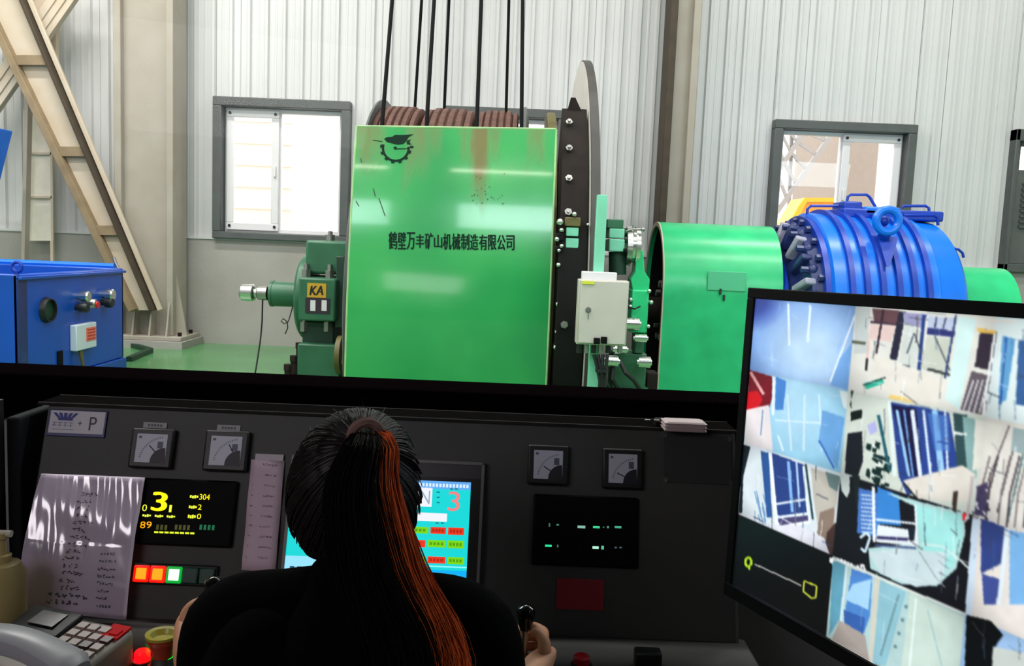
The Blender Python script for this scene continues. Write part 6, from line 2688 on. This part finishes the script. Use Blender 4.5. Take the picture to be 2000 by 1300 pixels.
tag(person, 'person in black jacket with long dark ponytail seated at the console, holding its levers', 'person')
m_eye = mat('eye_white', (235, 232, 228), 0.3)
b = B()
for s in (-1, 1):
    b.ball(HC + HT @ V((s * 0.031, 0.078, 0.004)), 0.0115, nu=12, nv=8)
part('eyes', b, m_eye, person)

# jacket
jb_ = B()
jn = {'hem': (HIP + V((0, 0, -0.02)), 0.18, 0.14), 'waist': (V((cxp, 1.05, 0.76)), 0.185, 0.13), 'chest': (V((cxp, 1.075, 0.95)), 0.20, 0.14),
      'upper': (V((cxp, 1.095, SZ - 0.055)), 0.13, 0.10), 'collar': (NB + V((0, 0.0, -0.002)), 0.068, 0.066), 'edge': (NB + V((0, 0.006, 0.030)), 0.060, 0.060)}
je = [('hem', 'waist'), ('waist', 'chest'), ('chest', 'upper'), ('upper', 'collar'), ('collar', 'edge')]
skin_into(jb_, jn, je, 'hem', 3)


def vtube(b, pts, radii, n=22, steps=8):
    """smooth limb of changing thickness through the given points"""
    m = len(pts) - 1
    P_, R_ = [], []
    for i in range(m):
        p0, p1, p2, p3 = pts[max(i - 1, 0)], pts[i], pts[i + 1], pts[min(i + 2, m)]
        for k in range(steps + (i == m - 1)):
            f = k / steps
            P_.append((p1 * 2 + (p2 - p0) * f + (p0 * 2 - p1 * 5 + p2 * 4 - p3) * f * f + (p1 * 3 - p0 - p2 * 3 + p3) * f ** 3) * 0.5)
            R_.append(radii[i] * (1 - f) + radii[i + 1] * f)
    o = len(b.v)
    b.tube(P_, 1.0, n)
    for i, (p, r) in enumerate(zip(P_, R_)):
        for k in range(n):
            q = b.v[o + i * n + k]
            b.v[o + i * n + k] = p + (q - p) * r


for s, e, w in ((SL, EL, WL), (SR, ER, WR)):
    vtube(jb_, [NB + V((0, -0.015, -0.045)), NB.lerp(s, 0.55) + V((0, -0.01, -0.012)), s, s.lerp(e, 0.5), e, e.lerp(w, 0.35), e.lerp(w, 0.72)],
          [0.06, 0.068, 0.074, 0.066, 0.056, 0.050, 0.041])
for sx in (-1, 1):
    jb_.ball(V((cxp + sx * 0.105, 1.085, SZ - 0.14)), 0.1, (1.05, 0.95, 1.5), 20, 14)
# soft folds
rj = random.Random(2)
fold = [(V((rj.uniform(-1, 1), rj.uniform(-1, 1), rj.uniform(-1, 1))) * rj.uniform(20, 55), rj.uniform(0, 6)) for _ in range(6)]
for i, v in enumerate(jb_.v):
    jb_.v[i] = v + (v - V((cxp, 1.12, v.z))).normalized() * sum(math.sin(k.dot(v) + f) for k, f in fold) * 0.0016
part('jacket', jb_, m_jacket, person)
tb = B()
tn = {'waist': (HIP + V((0, 0, 0.05)), 0.14, 0.115), 'pelvis': (HIP, 0.14, 0.115)}
te = [('waist', 'pelvis')]
for sd in 'lr':
    for k in ('hp', 'th', 'ke', 'ca'):
        tn[k + sd] = (nodes[k + sd][0], nodes[k + sd][1] + 0.012, nodes[k + sd][2] + 0.012)
    tn['cu' + sd] = (nodes['an' + sd][0] + V((0, 0, 0.02)), 0.055, 0.055)
    te += [('pelvis', 'hp' + sd), ('hp' + sd, 'th' + sd), ('th' + sd, 'ke' + sd), ('ke' + sd, 'ca' + sd), ('ca' + sd, 'cu' + sd)]
skin_into(tb, tn, te, 'pelvis', 2)
part('trousers', tb, m_trouser, person)
for sd in 'lr':
    b = B()
    a_ = nodes['an' + sd][0]
    b.ball(a_ + V((0, 0.06, -0.055)), 0.13, (0.36, 1.0, 0.34), 16, 10)
    part('shoe', b, m_black, person)

# hair: cap, combed strands, ponytail
TP = P(712, 846, 1.105)                   # where the ponytail is tied
HX_, HY_, HZ_ = HRX + 0.013, HRY + 0.012, HRZ + 0.010


def on_head(d, k=1.0):
    d = d.normalized()
    z = d.z
    q = V((d.x * HX_ * k, d.y * HY_ * k, d.z * HZ_ * k))
    if z < -0.3:
        q.x *= 1 - 0.10 * (-z - 0.3)
    return HC + HT @ q


hb_ = B()
vs, keep = [], {}
nu, nv = 48, 32
for j in range(nv + 1):
    t = math.pi * j / nv
    for i in range(nu):
        a = 2 * math.pi * i / nu
        d = V((math.sin(t) * math.cos(a), math.sin(t) * math.sin(a), math.cos(t)))
        vs.append(on_head(d, 0.985))
for j in range(nv):
    for i in range(nu):
        a = 2 * math.pi * (i + 0.5) / nu
        t = math.pi * (j + 0.5) / nv
        d = V((math.sin(t) * math.cos(a), math.sin(t) * math.sin(a), math.cos(t)))
        face = d.y > 0.38 and d.z < 0.62
        low = d.z < -0.62
        if not face and not low:
            keep[(j, i)] = (j * nu + i, (j + 1) * nu + i, (j + 1) * nu + (i + 1) % nu, j * nu + (i + 1) % nu)
hb_.add(vs, list(keep.values()))
hair = part('hair', hb_, m_hair, person)
_tl = HT.inverted() @ (TP - HC)
td = V((_tl.x / HX_, _tl.y / HY_, _tl.z / HZ_)).normalized()
rh = random.Random(9)
cb = B()
for n in range(1300):
    # roots along the hairline and over the crown
    while True:
        d = V((rh.gauss(0, 1), rh.gauss(0, 1), rh.gauss(0, 1))).normalized()
        if d.z < -0.55 or (d.y > 0.55 and d.z < 0.5) or d.dot(td) > 0.93:
            continue
        break
    pts = []
    lift = rh.uniform(0.995, 1.02)
    for k in range(9):
        s = k / 8
        q = d.lerp(td, s)
        if q.length < 0.05:
            q = td
        bump = 1 + 0.03 * s * s
        pts.append(on_head(q, lift * bump))
    cb.tube(pts, rh.uniform(0.0007, 0.0013), 3, r_end=0.0006)
for n in range(16):                        # stray hairs
    d = V((rh.uniform(-1, 1), rh.uniform(-0.4, 0.4), rh.uniform(0.2, 1))).normalized()
    p0 = on_head(d, 1.0)
    t_ = V((rh.uniform(-1, 1), rh.uniform(-1, 1), rh.uniform(-0.3, 0.5))).normalized()
    cb.tube([p0, p0 + t_ * 0.010 + d * 0.002, p0 + t_ * 0.02 + d * 0.002], 0.0004, 3, r_end=0.0002)
part('combed_strands', cb, mat('combed_hair', (22, 16, 14), 0.5, noise=0.2, scale=60, spec=0.35), hair)
back = td
CUR = [TP, P(722, 866, 1.075), P(708, 940, 1.055), P(722, 1030, 1.040), P(744, 1120, 1.02), P(780, 1200, 1.005), P(806, 1275, 0.995), P(812, 1345, 0.99)]
WID = [0.018, 0.032, 0.046, 0.055, 0.062, 0.068, 0.070, 0.066]
DEP = [0.016, 0.024, 0.026, 0.026, 0.024, 0.020, 0.018, 0.016]


def cr(t):
    n = len(CUR) - 1
    x = t * n
    i = min(int(x), n - 1)
    f = x - i
    p0, p1, p2, p3 = CUR[max(i - 1, 0)], CUR[i], CUR[i + 1], CUR[min(i + 2, n)]
    p = (p1 * 2 + (p2 - p0) * f + (p0 * 2 - p1 * 5 + p2 * 4 - p3) * f * f + (p1 * 3 - p0 - p2 * 3 + p3) * f ** 3) * 0.5
    w = WID[i] * (1 - f) + WID[i + 1] * f
    d = DEP[i] * (1 - f) + DEP[i + 1] * f
    return p, w, d


pt_dark, pt_aub = B(), B()
core = B()
ncs = 24
vs = []
for k in range(ncs + 1):
    p, w, d = cr(k / ncs * 0.9)
    for j in range(14):
        a = 2 * math.pi * j / 14
        vs.append(p + V((math.cos(a) * w * 0.80, math.sin(a) * d * 0.7, 0)))
core.add(vs, [(k * 14 + j, (k + 1) * 14 + j, (k + 1) * 14 + (j + 1) % 14, k * 14 + (j + 1) % 14) for k in range(ncs) for j in range(14)])
pony = part('ponytail', core, m_hair, hair)
for n in range(1700):
    a = rh.uniform(0, 2 * math.pi)
    r = math.sqrt(rh.uniform(0.35, 1.0))
    s, c = math.sin(a) * r, math.cos(a) * r
    ln = rh.uniform(0.78, 1.06)
    ph0, am = rh.uniform(0, 6), rh.uniform(0.0, 0.006)
    pts = []
    for k in range(12):
        t = k / 11 * min(1.0, ln)
        p, w, d = cr(t)
        spread = 1.0 + 0.12 * t * math.sin(n)
        pts.append(p + V((c * w * spread + am * math.sin(ph0 + 7 * t), s * d * spread + am * 0.5 * math.cos(ph0 + 6 * t), am * math.sin(ph0 + 5 * t))))
    (pt_aub if c > 0.58 + 0.16 * math.sin(n * 1.7) else pt_dark).tube(pts, rh.uniform(0.0006, 0.0011), 3, r_end=0.0004)
for n in range(22):                        # loose flyaways on the shoulder
    t0 = rh.uniform(0.55, 0.85)
    p, w, d = cr(t0)
    q = p + V((w * rh.uniform(0.6, 1.0), 0, 0))
    sw = rh.uniform(0.015, 0.06)
    pt_aub.tube([q + V((sw * (k / 9) ** 1.6, 0.006 * k / 9, -0.11 * k / 9 + 0.02 * (k / 9) ** 3)) for k in range(10)], 0.0008, 3, r_end=0.0003)
part('dark_strands', pt_dark, m_hair, pony)
part('lit_auburn_strands', pt_aub, m_auburn, pony)
b = B()
ax_ = (CUR[1] - TP).normalized()
sdv = ax_.orthogonal().normalized()
up_ = ax_.cross(sdv)
b.tube([TP + ax_ * 0.006 + (sdv * math.cos(2 * math.pi * k / 20) + up_ * math.sin(2 * math.pi * k / 20)) * 0.0185 for k in range(20)], 0.0075, 8, closed=True)
part('hair_tie', b, mat('dusky_pink_tie', (118, 88, 80), 0.8, noise=0.3, scale=80), hair)

# stool under the operator
st = thing('stool', 'black round padded stool under the seated person', 'stool', (cxp, 1.03, 0))
b = B()
b.lathe([(0.38, 0.0), (0.38, 0.18), (0.40, 0.195), (0.43, 0.19), (0.44, 0.16), (0.44, 0.0)], (cxp, 1.03, 0), (0, 0, 1), 32)
part('seat', b, m_black, st)
b = B()
b.cyl((cxp, 1.03, 0.05), (cxp, 1.03, 0.39), 0.03)
part('post', b, m_steel, st)
for k in range(5):
    a = 2 * math.pi * k / 5
    b = B()
    b.beam(V((cxp, 1.03, 0.07)), V((cxp + math.cos(a) * 0.26, 1.03 + math.sin(a) * 0.26, 0.05)), 0.04, 0.03)
    b.ball(V((cxp + math.cos(a) * 0.25, 1.03 + math.sin(a) * 0.25, 0.025)), 0.025, nu=10, nv=6)
    part('leg', b, m_black, st)
